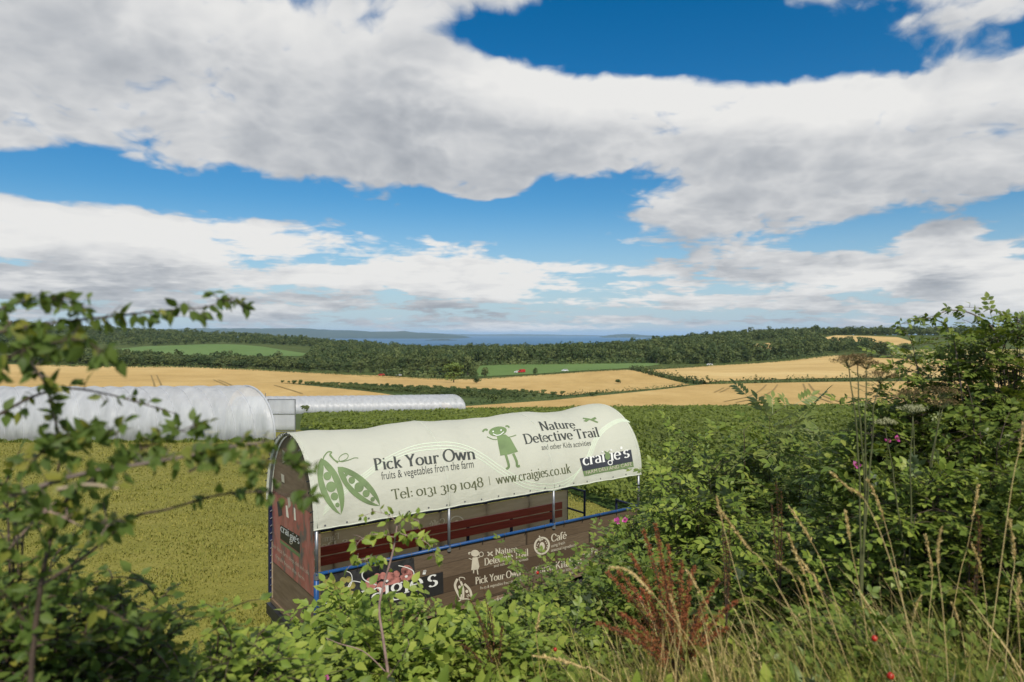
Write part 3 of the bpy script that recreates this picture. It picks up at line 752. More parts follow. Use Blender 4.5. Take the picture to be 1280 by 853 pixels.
lines_px([(c1((505, 285), (515, 255), (545, 220), (575, 222), (560, 245), (590, 280), (625, 310)), 1.5), (c1((565, 240), (600, 285), (640, 297), (690, 280), (708, 250), (690, 232), (655, 245), (632, 275), (650, 300), (710, 285), (760, 265), (790, 267)), .9)], on_cover2, 'printgreen', 'pod_stalk')
O3 = (500, 500)
def c3(*p): return [cr(x, y, O3) for x, y in p]
lines_px([(ell(*cr(785, 243, O3), 11.0, 5.8, 22, -.05), 'fill'), (c3((705, 232), (690, 224), (672, 232), (667, 244)), 2.2), (c3((845, 210), (860, 206), (876, 220)), 1.8),
          (c3((778, 278), (845, 272), (885, 305), (915, 358), (946, 412), (880, 432), (808, 441), (793, 360)), 'fill'),
          (c3((782, 308), (745, 303), (700, 283)), 1.0), (c3((870, 296), (900, 290), (930, 280)), 1.0),
          (c3((850, 436), (868, 500), (872, 535), (852, 553)), 3.0), (c3((908, 428), (935, 490), (940, 528), (962, 527)), 3.0)], on_cover2, 'printgreen', 'girl_pictogram')
lines_px([(ell(*cr(748, 244, O3), 1.0, 1.0, 8), 'fill'), (ell(*cr(810, 238, O3), 1.0, 1.0, 8), 'fill'), (c3((748, 262), (775, 275), (805, 272), (832, 252)), .9)], on_cover3, 'white', 'pictogram_face')
O4 = (640, 490)
def c4(*p): return [cr(x, y, O4) for x, y in p]
lines_px([(c4((570, 200), (630, 212), (690, 240)), 1.5), (c4((575, 222), (600, 205), (625, 214), (600, 230)), 'fill'), (c4((632, 210), (665, 198), (678, 212), (640, 222)), 'fill')], on_cover2, 'printgreen', 'dragonfly_pictogram')
def quadpx(c4_, proj, mat, name, nu=14, nv=8, label=None):
    a, b_, c_, d_ = [np.array(p, float) for p in c4_]         # top-left, top-right, bottom-right, bottom-left
    P = np.array([(a * (1 - u) + b_ * u) * (1 - v) + (d_ * (1 - u) + c_ * u) * v for v in np.linspace(0, 1, nv + 1) for u in np.linspace(0, 1, nu + 1)])
    Fc = [(j * (nu + 1) + i, j * (nu + 1) + i + 1, (j + 1) * (nu + 1) + i + 1, (j + 1) * (nu + 1) + i) for j in range(nv) for i in range(nu)]
    return ob(name, mesh(name, proj(P), Fc), M[mat], tr, label=label)
quadpx([(724.8, 573.1), (787.7, 562.7), (790.4, 577.3), (728.6, 589.2)], on_cover2, 'logo', 'logo_plate', label='dark slate name plate printed on the cover')
quadpx([(728.6, 589.2), (790.4, 577.3), (791.6, 583.8), (730.3, 595.5)], on_cover2, 'printgreen', 'logo_band')
write("crai", (729, 582), (757, 577), (-1.6, -14), on_cover3, 'white', heavy=1.15); write("ie's", (763, 576), (786, 571.5), (-1.6, -14), on_cover3, 'white', heavy=1.15)
lines_px([(ell(759.5, 570.5, 3.2, 4.6, 16), 'fill'), ([(758, 567), (756, 564), (759.5, 566), (762, 563.5)], 1.0)], on_cover3, 'printgreen', 'radish_pictogram')
lines_px([(ell(762.5, 578.5, 2.6, 2.6, 14) + [(765.1, 578.5)], 1.1), ([(765, 576.5), (764, 574)], 1.1)], on_cover3, 'white', 'lettering')
write('FARM DELI AND CAFE', (732, 593.3), (789, 582.2), (-.6, -4.2), on_cover3, 'cream', font='sans')

# --- end panel (the short side that faces the polytunnel)
ph = np.linspace(0, np.pi, 30)
arch = [T(0.03, 1 - (CA - .05) * math.cos(a), ZC + (CB - .05) * math.sin(a)) for a in ph]
low = [T(.03, TW, -4.16), T(.03, 0, -4.16)]
n = len(arch); Vf = np.array(arch + low); Vb = Vf + TA * .03; Fc = [tuple(range(n + 2))[::-1], tuple(range(n + 2, 2 * n + 4))] + [(k, (k + 1) % (n + 2), n + 2 + (k + 1) % (n + 2), n + 2 + k) for k in range(n + 2)]
ob('end_board', mesh('end_board', np.vstack([Vf, Vb]), Fc), M['ply'], tr, label='brown board closing the arched end')
oe = on_end(.03, -.006); oe2 = on_end(.03, -.010); oe3 = on_end(.03, -.014)
P_ = [T(.022, w, z) for z, w in ((-2.42, .04), (-2.42, 1.97), (-3.52, 1.97), (-3.52, .04))]
ob('end_poster', mesh('end_poster', P_, [(0, 1, 2, 3)]), M['poster'], tr, label='faded red and brown poster on the end board')
O2 = (325, 650)
def c2(*p): return [cr(x, y, O2) for x, y in p]
quadpx(c2((168, 38), (322, 130), (326, 268), (168, 148)), oe2, 'charcoal', 'logo_plate', 4, 2)
quadpx(c2((165, 155), (327, 275), (327, 305), (165, 180)), oe2, 'printgreen', 'logo_band', 4, 1)
write("crai", cr(172, 88, O2), cr(238, 132, O2), (0, -9.5), oe3, 'white', heavy=1.2); write("gie's", cr(246, 150, O2), cr(322, 192, O2), (0, -9.5), oe3, 'white', heavy=1.2)
lines_px([(ell(*cr(257, 175, O2), 1.6, 2.6, 12) + [cr(268, 175, O2)], .9)], oe3, 'cream', 'lettering')
write('your local farm shop, deli and cafe', cr(95, 205, O2), cr(395, 440, O2), (0, -5.2), oe2, 'cream', font='sans')
write('fresh from the farm', cr(130, 300, O2), cr(360, 490, O2), (0, -5.2), oe2, 'cream', font='sans')
for p, m_ in (([(354, 562), (357.5, 566), (358, 577), (354, 579)], 'cream'), ([(352, 592), (356, 594), (356.5, 604), (353, 602)], 'cream'), ([(360, 622), (363.5, 622), (364.5, 632), (361.5, 636)], 'cream'), ([(358, 632), (360, 632), (362, 648), (359, 646)], 'backprint'), ([(368, 634), (370, 636), (371, 651), (368.5, 650)], 'backprint'), ([(347, 627), (352, 626), (354, 644), (349, 646)], 'logo')):
    lines_px([(p, 'fill')], oe2, m_, 'poster_figure')
mb = MB()
for k in range(14):
    for w in (.03, 1.97):
        mb.tube([T(.02, w, -2.5 - k * .115), T(-.01, w, -2.52 - k * .115)], .008, 5)
mb.build('eyelet', M['galv'], tr, kind='stuff')

# --- deck, chassis, wheels
MB().box(T(TL / 2, TW / 2, ZD - .03), (TL, TW, .06), TAX).build('deck', M['ply'], tr)
mb = MB()
for w in (.5, 1.5): mb.box(T(TL / 2, w, ZD - .19), (TL + .05, .12, .2), TAX)
for s in np.linspace(.1, TL - .1, 6): mb.box(T(s, TW / 2, ZD - .13), (.08, TW - .02, .1), TAX)
mb.build('chassis', M['black'], tr)
MB().box(T(-.02, TW / 2, ZD - .15), (.07, TW + .04, .16), TAX).build('end_beam', M['black'], tr)
mb = MB().tube([T(TL, .45, ZD - .2), T(TL + 1.5, 1.0, ZD - .28)], .05, 6).tube([T(TL, 1.55, ZD - .2), T(TL + 1.5, 1.0, ZD - .28)], .05, 6).tube([T(TL + 1.4, 1, ZD - .28), T(TL + 1.75, 1, ZD - .28)], .035, 8)
mb.build('drawbar', M['black'], tr)
MB().box(T(.06, 1.9, ZD - .38), (.12, .08, .55), TAX).build('prop_leg', M['black'], tr)
for s in (1.1, 4.9):
    for w in (.16, 1.84):
        V, Fc, nn = [], [], 20
        prof = [(.10, .07), (.20, .09), (.33, .10), (.37, .06), (.37, -.06), (.33, -.10), (.20, -.09), (.10, -.07)]
        for k in range(nn):
            a = 2 * math.pi * k / nn
            for r_, o_ in prof: V.append(T(s + r_ * math.cos(a), w + o_, ZG + .375 + r_ * math.sin(a)))
        mp = len(prof)
        Fc = [(k * mp + j, k * mp + (j + 1) % mp, ((k + 1) % nn) * mp + (j + 1) % mp, ((k + 1) % nn) * mp + j) for k in range(nn) for j in range(mp)]
        wh = ob('wheel', smooth(mesh('wheel', V, Fc)), M['rubber'], tr)
        hub = MB().tube([T(s, w - .05, ZG + .375), T(s, w + .05, ZG + .375)], .12, 14).build('hub', M['galv'], wh)
# --- posts, rails, side banners, benches
for s in np.linspace(0, TL, 4):
    MB().tube([T(s, -.02, ZR - .03), T(s, -.02, ZC + .03)], .022, 10).build('post', M['galv'], tr, sm=True)
    MB().tube([T(s, .045 if s > .1 else -.01, ZD), T(s, .045 if s > .1 else -.01, ZR)], .035, 8).build('post', M['blue'], tr, sm=True)
    MB().tube([T(s, -.02, ZR - .07), T(s, -.02, ZR + .02)], .034, 10).build('clamp', M['galv'], tr)
    MB().box(T(s, TW + .01, (ZD + ZC) / 2), (.05, .05, ZC - ZD), TAX).build('post', M['navy'], tr)
for s in np.linspace(TL / 6, TL * 5 / 6, 3):
    MB().box(T(s, TW, (ZD + ZR) / 2 + .03), (.05, .04, ZR - ZD), TAX).build('post', M['navy'], tr)
MB().tube([T(-.02, -.03, ZR), T(TL + .05, -.03, ZR)], .024, 10).build('side_rail', M['blue'], tr, sm=True)
MB().tube([T(-.02, TW, ZR - .04), T(TL, TW, ZR - .04)], .022, 10).build('side_rail', M['navy'], tr, sm=True)
MB().tube([T(.01, TW, ZC), T(TL, TW, ZC)], .018, 8).build('side_rail', M['navy'], tr, sm=True)
MB().tube([T(.01, 0.02, ZC + .015), T(TL, 0.02, ZC + .015)], .018, 8).build('side_rail', M['navy'], tr, sm=True)
MB().box(T(TL / 2, -.012, -3.63), (TL + .04, .012, .90), TAX).build('side_banner', M['banner'], tr, label='side banner printed with boards, fruit and white lettering')
MB().add([T(.01, TW - .035, -3.22), T(TL - .01, TW - .035, -3.22), T(TL - .01, TW - .035, -4.09), T(.01, TW - .035, -4.09)], [(0, 1, 2, 3)]).build('side_banner', M['banner_back'], tr, label='back of the far side banner with print showing through')
for k in range(15):
    s = .15 + k * .41
    MB().tube([T(s, -.03, ZR - .07), T(s, -.058, ZR), T(s, -.03, ZR + .03)], .006, 5).build('tie', M['black'], tr)
for z in (-3.405, -3.565): MB().box(T(TL / 2 - .18, 1.62, z), (TL - .55, .035, .135), TAX).build('backrest_plank', M['redwood'], tr)
for w in (1.25, 1.40): MB().box(T(TL / 2 - .18, w, -3.72), (TL - .55, .12, .035), TAX).build('seat_plank', M['redwood'], tr)
for w in (.40, .55): MB().box(T(TL / 2 - .18, w, -3.72), (TL - .55, .12, .035), TAX).build('seat_plank', M['redwood'], tr)
for s in np.linspace(.5, TL - .7, 6):
    MB().box(T(s, 1.655, -3.75), (.05, .03, .75), TAX).box(T(s, 1.33, -3.92), (.05, .3, .36), TAX).build('bench_bracket', M['navy'], tr)
    MB().box(T(s, .47, -3.92), (.05, .3, .36), TAX).build('bench_bracket', M['navy'], tr)
for w0, w1 in ((0.0, .55), (1.45, 2.0)):
    mb = MB()
    for z in (ZR, -3.6): mb.tube([T(TL, w0, z), T(TL, w1, z)], .02, 8)
    e = w1 if w0 == 0 else w0
    mb.tube([T(TL, e, ZD), T(TL, e, ZR + .02)], .024, 8); mb.build('gate_rail', M['navy'], tr)

# --- prints on the side banner
os1 = on_side(-.018, -.004); os2 = on_side(-.018, -.007); os3 = on_side(-.018, -.010)
M['plum'] = plain('yellow_plum_print', (.30, .27, .075), .5, .3, 14); M['apple'] = plain('red_apple_print', (.42, .17, .14), .5, .45, 10); M['berry'] = plain('dark_red_print', (.16, .025, .03), .5, .4, 14); M['soot'] = plain('dark_photo_print', (.035, .035, .035), .5, .3, 9)
quadpx([(400, 721), (478, 706), (480, 741), (401, 763)], os1, 'soot', 'fruit_photo', 4, 2)
quadpx([(452, 712), (517, 697), (519, 722), (455, 742)], os1, 'soot', 'fruit_photo', 4, 2)
def fruits(box, n, r0, r1, mat, seed):
    rr = random.Random(seed); placed = []
    for _ in range(n * 30):
        x, y, r_ = rr.uniform(box[0], box[2]), rr.uniform(box[1], box[3]), rr.uniform(r0, r1)
        y -= (x - box[0]) * .19
        if all((x - a) ** 2 + (y - b_) ** 2 > (.75 * (r_ + c_)) ** 2 for a, b_, c_ in placed): placed.append((x, y, r_))
        if len(placed) >= n: break
    for k, (x, y, r_) in enumerate(placed):
        lines_px([(ell(x, y, r_, r_ * 1.03, 16), 'fill')], on_side(-.018, -.0055 - .0004 * (k % 5)), mat, 'fruit_print')
fruits((403, 727, 440, 762), 22, 3.6, 5.4, 'plum', 3); fruits((462, 722, 516, 738), 15, 4.2, 7.5, 'apple', 5); fruits((401, 770, 470, 800), 24, 3.0, 4.6, 'berry', 6)
quadpx([(424, 747), (553.4, 714.7), (554.2, 741.5), (424, 779)], os2, 'charcoal', 'logo_plate', label='black name plate printed on the side banner')
write("craigie's", (436, 757), (547, 731.3), (-.6, -22), os3, 'white', heavy=1.0)
lines_px([(c2((470, 425), (560, 415), (640, 405), (715, 420), (735, 470), (720, 525), (700, 540), (735, 490), (810, 500)), 1.0), (c2((480, 650), (540, 670), (600, 680), (645, 645)), 1.2), (c2((850, 395), (815, 430), (835, 480), (930, 520)), 1.4), (c2((1105, 365), (1170, 380), (1220, 405), (1230, 440)), 1.1), (c2((700, 610), (720, 640), (780, 635)), 1.2)], os3, 'white', 'string_print')
write('Nature', (619, 693.8), (646.5, 689.5), (-.3, -7.6), os1, 'cream', heavy=1.3)
write('Detective Trail', (605.3, 707), (660.5, 694.6), (-.3, -8.6), os1, 'cream', heavy=1.3)
write('and other Kids activities', (617, 709.5), (660, 700.2), (0, -3.6), os1, 'cream', font='sans')
write('Café', (689, 677.5), (708, 673), (-.3, -9), os1, 'cream', heavy=1.3)
write('using fresh', (688.6, 684.4), (706, 680), (0, -4), os1, 'cream', font='sans')
write('seasonal ingredients', (688.6, 690), (720, 682.8), (0, -4), os1, 'cream', font='sans')
write('Farm Kitchen', (669, 717.5), (727.5, 704), (-.3, -8.8), os1, 'cream', heavy=1.3)
write('using our very own kitchen made', (684, 719.6), (721.5, 710.8), (0, -3.8), os1, 'cream', font='sans')
write('ingredients', (703, 720.2), (717, 717), (0, -3.6), os1, 'cream', font='sans')
write('Pick Your Own', (594, 730.5), (651, 719.5), (-.3, -8.6), os1, 'cream', heavy=1.3)
write('fruits & vegetables from the farm', (600, 737), (651, 726.5), (0, -3.8), os1, 'cream', font='sans')
write('wonderful', (606, 757), (635, 748.5), (1.6, -7), os1, 'cream', heavy=1.0)
write('Pa', (738.5, 693), (747, 691), (-.3, -7.5), os1, 'cream', heavy=1.3)
lines_px([([(723.5, 693), (738, 692.6)], .7)], os1, 'cream', 'string_print')
O6 = (560, 630)
def c6(*p): return [cr(x, y, O6) for x, y in p]
lines_px([(ell(*cr(750, 335, O6), 8.8, 10.2, 26, .25) + [ell(*cr(750, 335, O6), 8.8, 10.2, 26, .25)[0]], 2.2), (ell(*cr(752, 340, O6), 3.3, 5.5, 14), 'fill'), (c6((735, 300), (738, 275), (728, 255)), 1.5), (c6((715, 285), (735, 290), (760, 283)), 1.2)]
         + [(ell(*cr(x, y, O6), .7, .9, 8), 'fill') for x, y in ((712, 330), (708, 350), (715, 372), (722, 318), (788, 315), (794, 335), (790, 352), (780, 300))], os1, 'cream', 'tomato_pictogram')
lines_px([(ell(*cr(215, 395, O6), 5.2, 4.3, 16), 'fill'), (c6((195, 430), (235, 425), (250, 500), (240, 525), (185, 530), (190, 470)), 'fill'), (c6((205, 525), (203, 555)), 1.4), (c6((232, 520), (238, 565)), 1.4), (c6((190, 445), (165, 435)), .9), (c6((235, 435), (260, 420)), .9), (ell(*cr(265, 403, O6), 2.6, 2.8, 14) + [ell(*cr(265, 403, O6), 2.6, 2.8, 14)[0]], .8), (c6((170, 405), (165, 392), (180, 388)), 1.6)], os1, 'cream', 'girl_pictogram')
lines_px([(c6((315, 385), (335, 400), (358, 415)), 1.6), (c6((318, 415), (335, 400), (355, 382)), 1.6)], os1, 'cream', 'dragonfly_pictogram')
lines_px([(c6((75, 600), (55, 650), (75, 710), (110, 770)), 3.0), (c6((100, 620), (120, 680), (120, 760)), 2.6), (c6((130, 640), (175, 690), (190, 765)), 2.8), (c6((80, 780), (130, 760), (185, 765)), 1.4), (c6((95, 620), (90, 590), (125, 590), (135, 605)), 1.0)]
         + [(ell(*cr(x, y, O6), 1.9, 2.1, 10), 'fill') for x, y in ((92, 665), (98, 700), (108, 735), (150, 700), (160, 735))], os1, 'cream', 'pea_pictogram')
# print showing through the far banner, seen from behind
ob1 = on_side(TW - .042, -.006)
write('Farm Shop', (424, 673.6), (379, 682), (0, -7.5), ob1, 'backprint', heavy=1.3)
write('& Deli', (436, 680.5), (393, 687), (0, -7), ob1, 'backprint', heavy=1.3)
write('Café', (556, 654.5), (537, 658), (0, -7), ob1, 'backprint', heavy=1.3)
lines_px([(ell(571, 653, 8.5, 7.5, 24) + [ell(571, 653, 8.5, 7.5, 24)[0]], 1.6), (ell(571, 654, 3, 4, 12), 'fill')], ob1, 'backprint', 'tomato_pictogram')
# ------------------------------------------------------------------ far trees, woods, hedges
M['wood_leaf'] = leafmat('woodland_leaves', [(.030, .052, .016), (.047, .075, .022), (.064, .098, .029), (.038, .064, .022)], .15, .6, patch=(.075, (.125, .15, .045), .9))
M['light_leaf'] = leafmat('pale_tree_leaves', [(.10, .15, .03), (.13, .18, .035), (.085, .13, .03)], .2, .6)
M['bark'] = plain('bark', (.075, .06, .045), .85, .3, 9, bump=.4)
def unit(v): return v / (np.linalg.norm(v, axis=-1, keepdims=True) + 1e-9)
def quads_at(P, N, size, r):
    """leaf-clump faces: one bent quad each, facing N"""
    n = len(P); a = unit(np.cross(N, r.normal(0, 1, (n, 3)))); b = np.cross(N, a); s = np.broadcast_to(size, (n,))[:, None] * .5
    e = r.uniform(.55, 1.2, (n, 4, 1))
    V = np.stack([P - a * s * e[:, 0] - b * s * e[:, 0] * .6, P + a * s * e[:, 1] * .7 - b * s * e[:, 1], P + a * s * e[:, 2] + b * s * e[:, 2] * .7, P - a * s * e[:, 3] * .6 + b * s * e[:, 3]], 1)
    return V.reshape(-1, 3), np.arange(4 * n).reshape(-1, 4)
def crown_pts(h, w, nl, nq, r, low=.28):
    """points and outward directions on the lobes of a broadleaf crown"""
    P, N = [], []
    for k in range(nl):
        a = r.uniform(0, 2 * np.pi); u = r.uniform(0, 1) ** .6
        zc = h * (low + .12 + (1 - low - .3) * r.uniform(0, 1)); rad = w * .5 * (1 - ((zc / h - .58) / .62) ** 2)
        c = np.array([math.cos(a) * rad * u * .72, math.sin(a) * rad * u * .72, zc]); rl = w * r.uniform(.17, .27)
        d = unit(r.normal(0, 1, (nq // nl, 3))); d[:, 2] = np.abs(d[:, 2]) * np.where(r.uniform(0, 1, len(d)) < .78, 1, -1)
        P.append(c + d * rl * r.uniform(.75, 1.08, (len(d), 1)) * np.array([1, 1, .85])); N.append(unit(d + r.normal(0, .35, d.shape)))
    return np.vstack(P), np.vstack(N)
crowns, trunks = [], []
for k in range(7):
    r = np.random.default_rng(100 + k); P, N = crown_pts(12, 10 + (k % 3), 15, 780, r, .12 + .03 * (k % 4))
    crowns.append(mesh('crown', *quads_at(P, N, r.uniform(.7, 1.25, len(P)), r)))
    paths = [([(0, 0, -.5), (.1, .05, 2), (0, .1, 5), (.1, 0, 9)], [.38, .28, .2, .05])]
    for q in range(5):
        a = r.uniform(0, 6.28); z = r.uniform(2.2, 5); paths.append(([(0, 0, z), (math.cos(a) * 1.5, math.sin(a) * 1.5, z + 1.6), (math.cos(a) * 3, math.sin(a) * 3, z + 3)], [.15, .1, .03]))
    trunks.append(mesh('trunk', *tubes_q(paths, 6)))
for me in crowns: me.materials.append(M['wood_leaf'])
for me in trunks: me.materials.append(M['bark'])
def tree(name, x, y, h, w, k, label, group=None, crown=None):
    o = root(name, (x, y, H(x, y)), label, 'tree', group, rz=random.uniform(0, 6.28)); o.scale = (w / 10.5, w / 10.5, h / 12)
    for nm, me in (('crown', crown or crowns[k % 7]), ('trunk', trunks[k % 7])):
        c = bpy.data.objects.new(nm, me); col.objects.link(c); c.parent = o
        if nm == 'crown': c['kind'] = 'stuff'
    return o
def itp(px, tab): a = np.array(tab); return np.interp(px, a[:, 0], a[:, 1])
def zone(n, pr, near, far, sp):
    out = []
    for _ in range(n):
        px = random.uniform(*pr); a, b_ = itp(px, near), itp(px, far); D = math.sqrt(random.uniform(a * a, b_ * b_))
        x = (px - 640) / F0 * D
        out.append((x, D))
    return out
woods = []
def NE(l): return [(px, land(px, py)[1] + 3) for px, py in l]
def thin(cands, sp):
    cell = {}
    for x, y in cands:
        key = (int(x // sp), int(y // sp)); ok = True
        for i in (-1, 0, 1):
            for j in (-1, 0, 1):
                for (a, b_) in cell.get((key[0] + i, key[1] + j), ()):
                    if (a - x) ** 2 + (b_ - y) ** 2 < sp * sp: ok = False
        if ok: cell.setdefault(key, []).append((x, y)); woods.append((x, y))
thin(zone(9000, (-160, 830), NE([(-160, 454), (20, 454), (150, 457.5), (300, 460.5), (470, 468.5), (545, 472), (586, 472.5)]) + NE([(592, 457), (700, 455), (815, 453), (822, 453)]), [(-160, 720), (95, 720), (110, 560), (385, 570), (400, 1150), (830, 1250)], 0), 8.0)
thin(zone(2500, (-250, 470), [(-250, 760), (95, 1000), (110, 1030), (390, 1040), (400, 1150), (470, 1200)], [(-250, 1500), (470, 1420)], 0), 9.5)
thin([(x, y) for x, y in zone(3500, (815, 1026), NE([(815, 456), (892, 455.5), (985, 449.5), (1026, 445)]), [(815, 1150), (1026, 1150)], 0) if not (936 < 640 + x / y * F0 < 970 and 650 < y < 905)], 8.5)
thin(zone(1800, (1000, 1550), [(1000, 985), (1145, 990), (1200, 950), (1550, 900)], [(1000, 1300), (1550, 1300)], 0), 9)
thin(zone(300, (1000, 1090), [(1000, 655), (1060, 665), (1090, 690)], [(1000, 860), (1022, 830), (1024, 800), (1090, 790)], 0), 9)
woods.sort(key=lambda p: p[1] + 60 * random.random())
lab = ['dark green broadleaf tree at the edge of the far woods']
for k, (x, y) in enumerate(woods[:290]):
    low = y < 560 and 640 + x / y * F0 < 470
    tree('broadleaf_tree', x, y, random.uniform(5.5, 9.5) if low else random.uniform(7.5, 16), random.uniform(7.5, 13), k, lab[0], 'trees along the edge of the woods')
VV, NN, SS = [], [], []
rw = np.random.default_rng(5)
for k, (x, y) in enumerate(woods[290:]):
    h, w = rw.uniform(7.5, 15) * (1.3 if rw.uniform() < .12 else 1), rw.uniform(7, 15)
    
    if y < 560 and 640 + x / y * F0 < 470: h *= .66
    P, N = crown_pts(h, w, 10, 190, rw, .10); VV.append(P + np.array([x, y, H(x, y)])); NN.append(N); SS.append(rw.uniform(1.0, 1.9, len(P)))
print('WOODS', len(woods))
V, Fq = quads_at(np.vstack(VV), np.vstack(NN), np.concatenate(SS), rw)
ob('woodland', mesh('woodland', V, Fq), M['wood_leaf'], kind='stuff', label='dark mass of woodland beyond the golden fields')

def put_tree(name, pxc, py_base, py_top, wpx, label, mat='wood_leaf', k=0):
    x, y = land(pxc, py_base); h = (py_base - py_top) / F0 * y; w = wpx / F0 * y
    cr_ = crowns[k]
    if mat != 'wood_leaf':
        cr_ = crowns[k].copy(); cr_.materials.clear(); cr_.materials.append(M[mat])
    return tree(name, x, y, h, w, k, label, crown=cr_)
put_tree('broadleaf_tree', 567, 479, 452.5, 27, 'pale green rounded tree standing alone at the edge of the golden field', 'light_leaf', 1)
put_tree('broadleaf_tree', 592, 474, 458, 12, 'small dark rounded tree beside the pale green tree, the taller of two', k=2)
put_tree('broadleaf_tree', 606, 473, 459, 11, 'small dark rounded tree next to the green field, the lower of two', k=3)
put_tree('broadleaf_tree', 596, 480, 469, 13, 'little open-crowned tree in front of two dark rounded trees', k=4)
put_tree('broadleaf_tree', 1101, 447.5, 426.5, 34, 'dark spreading tree standing alone between the hill fields', k=5)
put_tree('broadleaf_tree', 1133, 441, 428, 16, 'small thin tree near the dark spreading tree', k=6)
put_tree('broadleaf_tree', 669, 469, 459.5, 6, 'small dark bush in front of the smooth green field', k=2)

def hedge(pts, h, w, label, dens=9, name='hedge', mat='wood_leaf', seed=1):
    r = np.random.default_rng(seed); P = np.array(pts, float); seg = np.linalg.norm(np.diff(P, axis=0), axis=1); Lg = seg.sum(); cum = np.concatenate([[0], np.cumsum(seg)])
    n = int(Lg * dens); u = r.uniform(0, Lg, n); x = np.interp(u, cum, P[:, 0]); y = np.interp(u, cum, P[:, 1])
    lump = 1 + .28 * np.sin(u * .31 + seed) + .22 * np.sin(u * .83 + 2 * seed) + .12 * np.sin(u * 2.3)
    a = r.uniform(-.35, np.pi + .35, n); T_ = unit(np.array([P[-1] - P[0]]))[0]; Nn = np.array([-T_[1], T_[0]])
    o = np.cos(a) * w / 2 * lump; z = np.maximum(.1, np.sin(a)) * h * lump * r.uniform(.5, 1.05, n)
    Q = np.stack([x + Nn[0] * o, y + Nn[1] * o, H(x + Nn[0] * o, y + Nn[1] * o) + z], 1)
    N = unit(np.stack([Nn[0] * np.cos(a), Nn[1] * np.cos(a), np.sin(a)], 1) + r.normal(0, .4, (n, 3)))
    return ob(name, mesh(name, *quads_at(Q, N, r.uniform(.5, 1.0, n) * max(.6, h * .38), r)), M[mat], label=label, cat='hedge')
hedge([land(x, y) for x, y in ((888, 481), (960, 479), (1075, 476.5), (1200, 475), (1330, 474))], 2.4, 2.6, 'long clipped hedge between the two golden fields', 14, seed=2)
hedge([land(x, y) for x, y in ((789, 463), (815, 469), (845, 475.5), (884, 481.5))], 3.0, 3.5, 'bushy diagonal hedge running down between golden fields', 14, seed=3)
hedge([land(x, y) for x, y in ((450, 471), (520, 474), (590, 475.5), (690, 469), (783, 463.5))], 1.7, 2.2, 'low hedge along the lane below the woods', 10, seed=4)
hedge([land(x, y) for x, y in ((583, 507), (640, 503), (689, 499.5), (759, 492.5), (860, 482.8))], 1.3, 3.5, 'scrubby line of bushes along the grass strip', 12, seed=5)
hedge([land(x, y) for x, y in ((802, 464), (850, 461), (892, 458), (985, 452), (1042, 446))], 2.0, 2.4, 'hedge below the wooded slope on the top edge of the field', 9, seed=6)
hedge([land(x, y) for x, y in ((60, 458.5), (150, 460), (230, 460), (300, 463), (450, 470))], 2.5, 4, 'scrub along the foot of the woods above the wide golden field', 9, seed=7)
hedge([land(x, y) for x, y in ((1080, 447.5), (1120, 448.5), (1150, 449.5), (1180, 449))], 4, 6, 'clump of shrubs below the dark spreading tree', 20, seed=8)

hedge([land(x, y) for x, y in ((470, 469), (545, 472.5), (588, 472.5))], 5, 8, 'bushy lower edge of the woods behind the lane', 14, seed=9)
hedge([land(x, y) for x, y in ((592, 457.5), (700, 455.5), (824, 453.8))], 5, 9, 'bushy lower edge of the woods behind the smooth green field', 12, seed=10)
hedge([land(x, y) for x, y in ((824, 455), (892, 454), (985, 448.5), (1030, 444))], 4.5, 9, 'bushy foot of the wooded slope', 12, seed=11)
# single bushes in the fields, shared shape
r = np.random.default_rng(31); P, N = crown_pts(2, 2.2, 7, 170, r, .05)
bush_me = mesh('bush', *quads_at(P, N, r.uniform(.25, .5, len(P)), r)); bush_me.materials.append(M['wood_leaf'])
def bush(px, py, h, w, label, group=None, name='field_bush'):
    x, y = land(px, py); o = ob(name, bush_me, label=label, cat='bush', group=group); o.location = (x, y, H(x, y) + .2); o.scale = (w / 2.2, w / 2.2, h / 2); o.rotation_euler.z = random.uniform(0, 6)
bush(772, 481, 2.6, 3.6, 'lone dark bush in the middle of the golden field')
bush(617, 505, 2.5, 2.6, 'dark round bush at the end of the far plastic tunnel')
bush(742, 497, 1.6, 3.0, 'low wide bush on the grass strip')
bush(382, 518, 1.9, 1.6, 'dark bush against the side of the far plastic tunnel')
# rows of young fruit bushes
nb = 0
for row in range(7):
    a = np.array(land(352 + row * 17, 480.3 + row * 1.6)); b_ = np.array(land(703 - row * 12, 496.0 + row * .8))
    for k in range(37):
        u = (k + random.uniform(-.2, .2)) / 36
        p = a + (b_ - a) * u
        o = ob('fruit_bush', bush_me, label='young fruit bush in the planted rows', cat='bush', group='rows of young fruit bushes'); nb += 1
        o.location = (p[0], p[1], H(p[0], p[1]) + .25); sc = random.uniform(.7, 1.05); o.scale = (sc * .85, sc * .85, sc * random.uniform(.75, 1.0)); o.rotation_euler.z = random.uniform(0, 6)

# ------------------------------------------------------------------ plastic tunnels
m, t, b = mat_base('tunnel_film')
geo = t.n('ShaderNodeNewGeometry'); n = t.noise(t.vec('MULTIPLY', geo.outputs['Position'], (2, 1, .5)), .9, 5, .6)
t.l(t.ramp(n, [(.3, (.54, .55, .57)), (.55, (.66, .67, .69)), (.75, (.75, .76, .77))]), b.inputs['Base Color']); b.inputs['Roughness'].default_value = .35
tl = t.n('ShaderNodeBsdfTranslucent'); tl.inputs[0].default_value = (.75, .78, .80, 1); tp = t.n('ShaderNodeBsdfTransparent')
m1 = t.n('ShaderNodeMixShader'); m1.inputs[0].default_value = .35; t.l(b.outputs[0], m1.inputs[1]); t.l(tl.outputs[0], m1.inputs[2])
sp = t.n('ShaderNodeSeparateXYZ'); tc = t.n('ShaderNodeTexCoord'); t.l(tc.outputs['Generated'], sp.inputs[0])
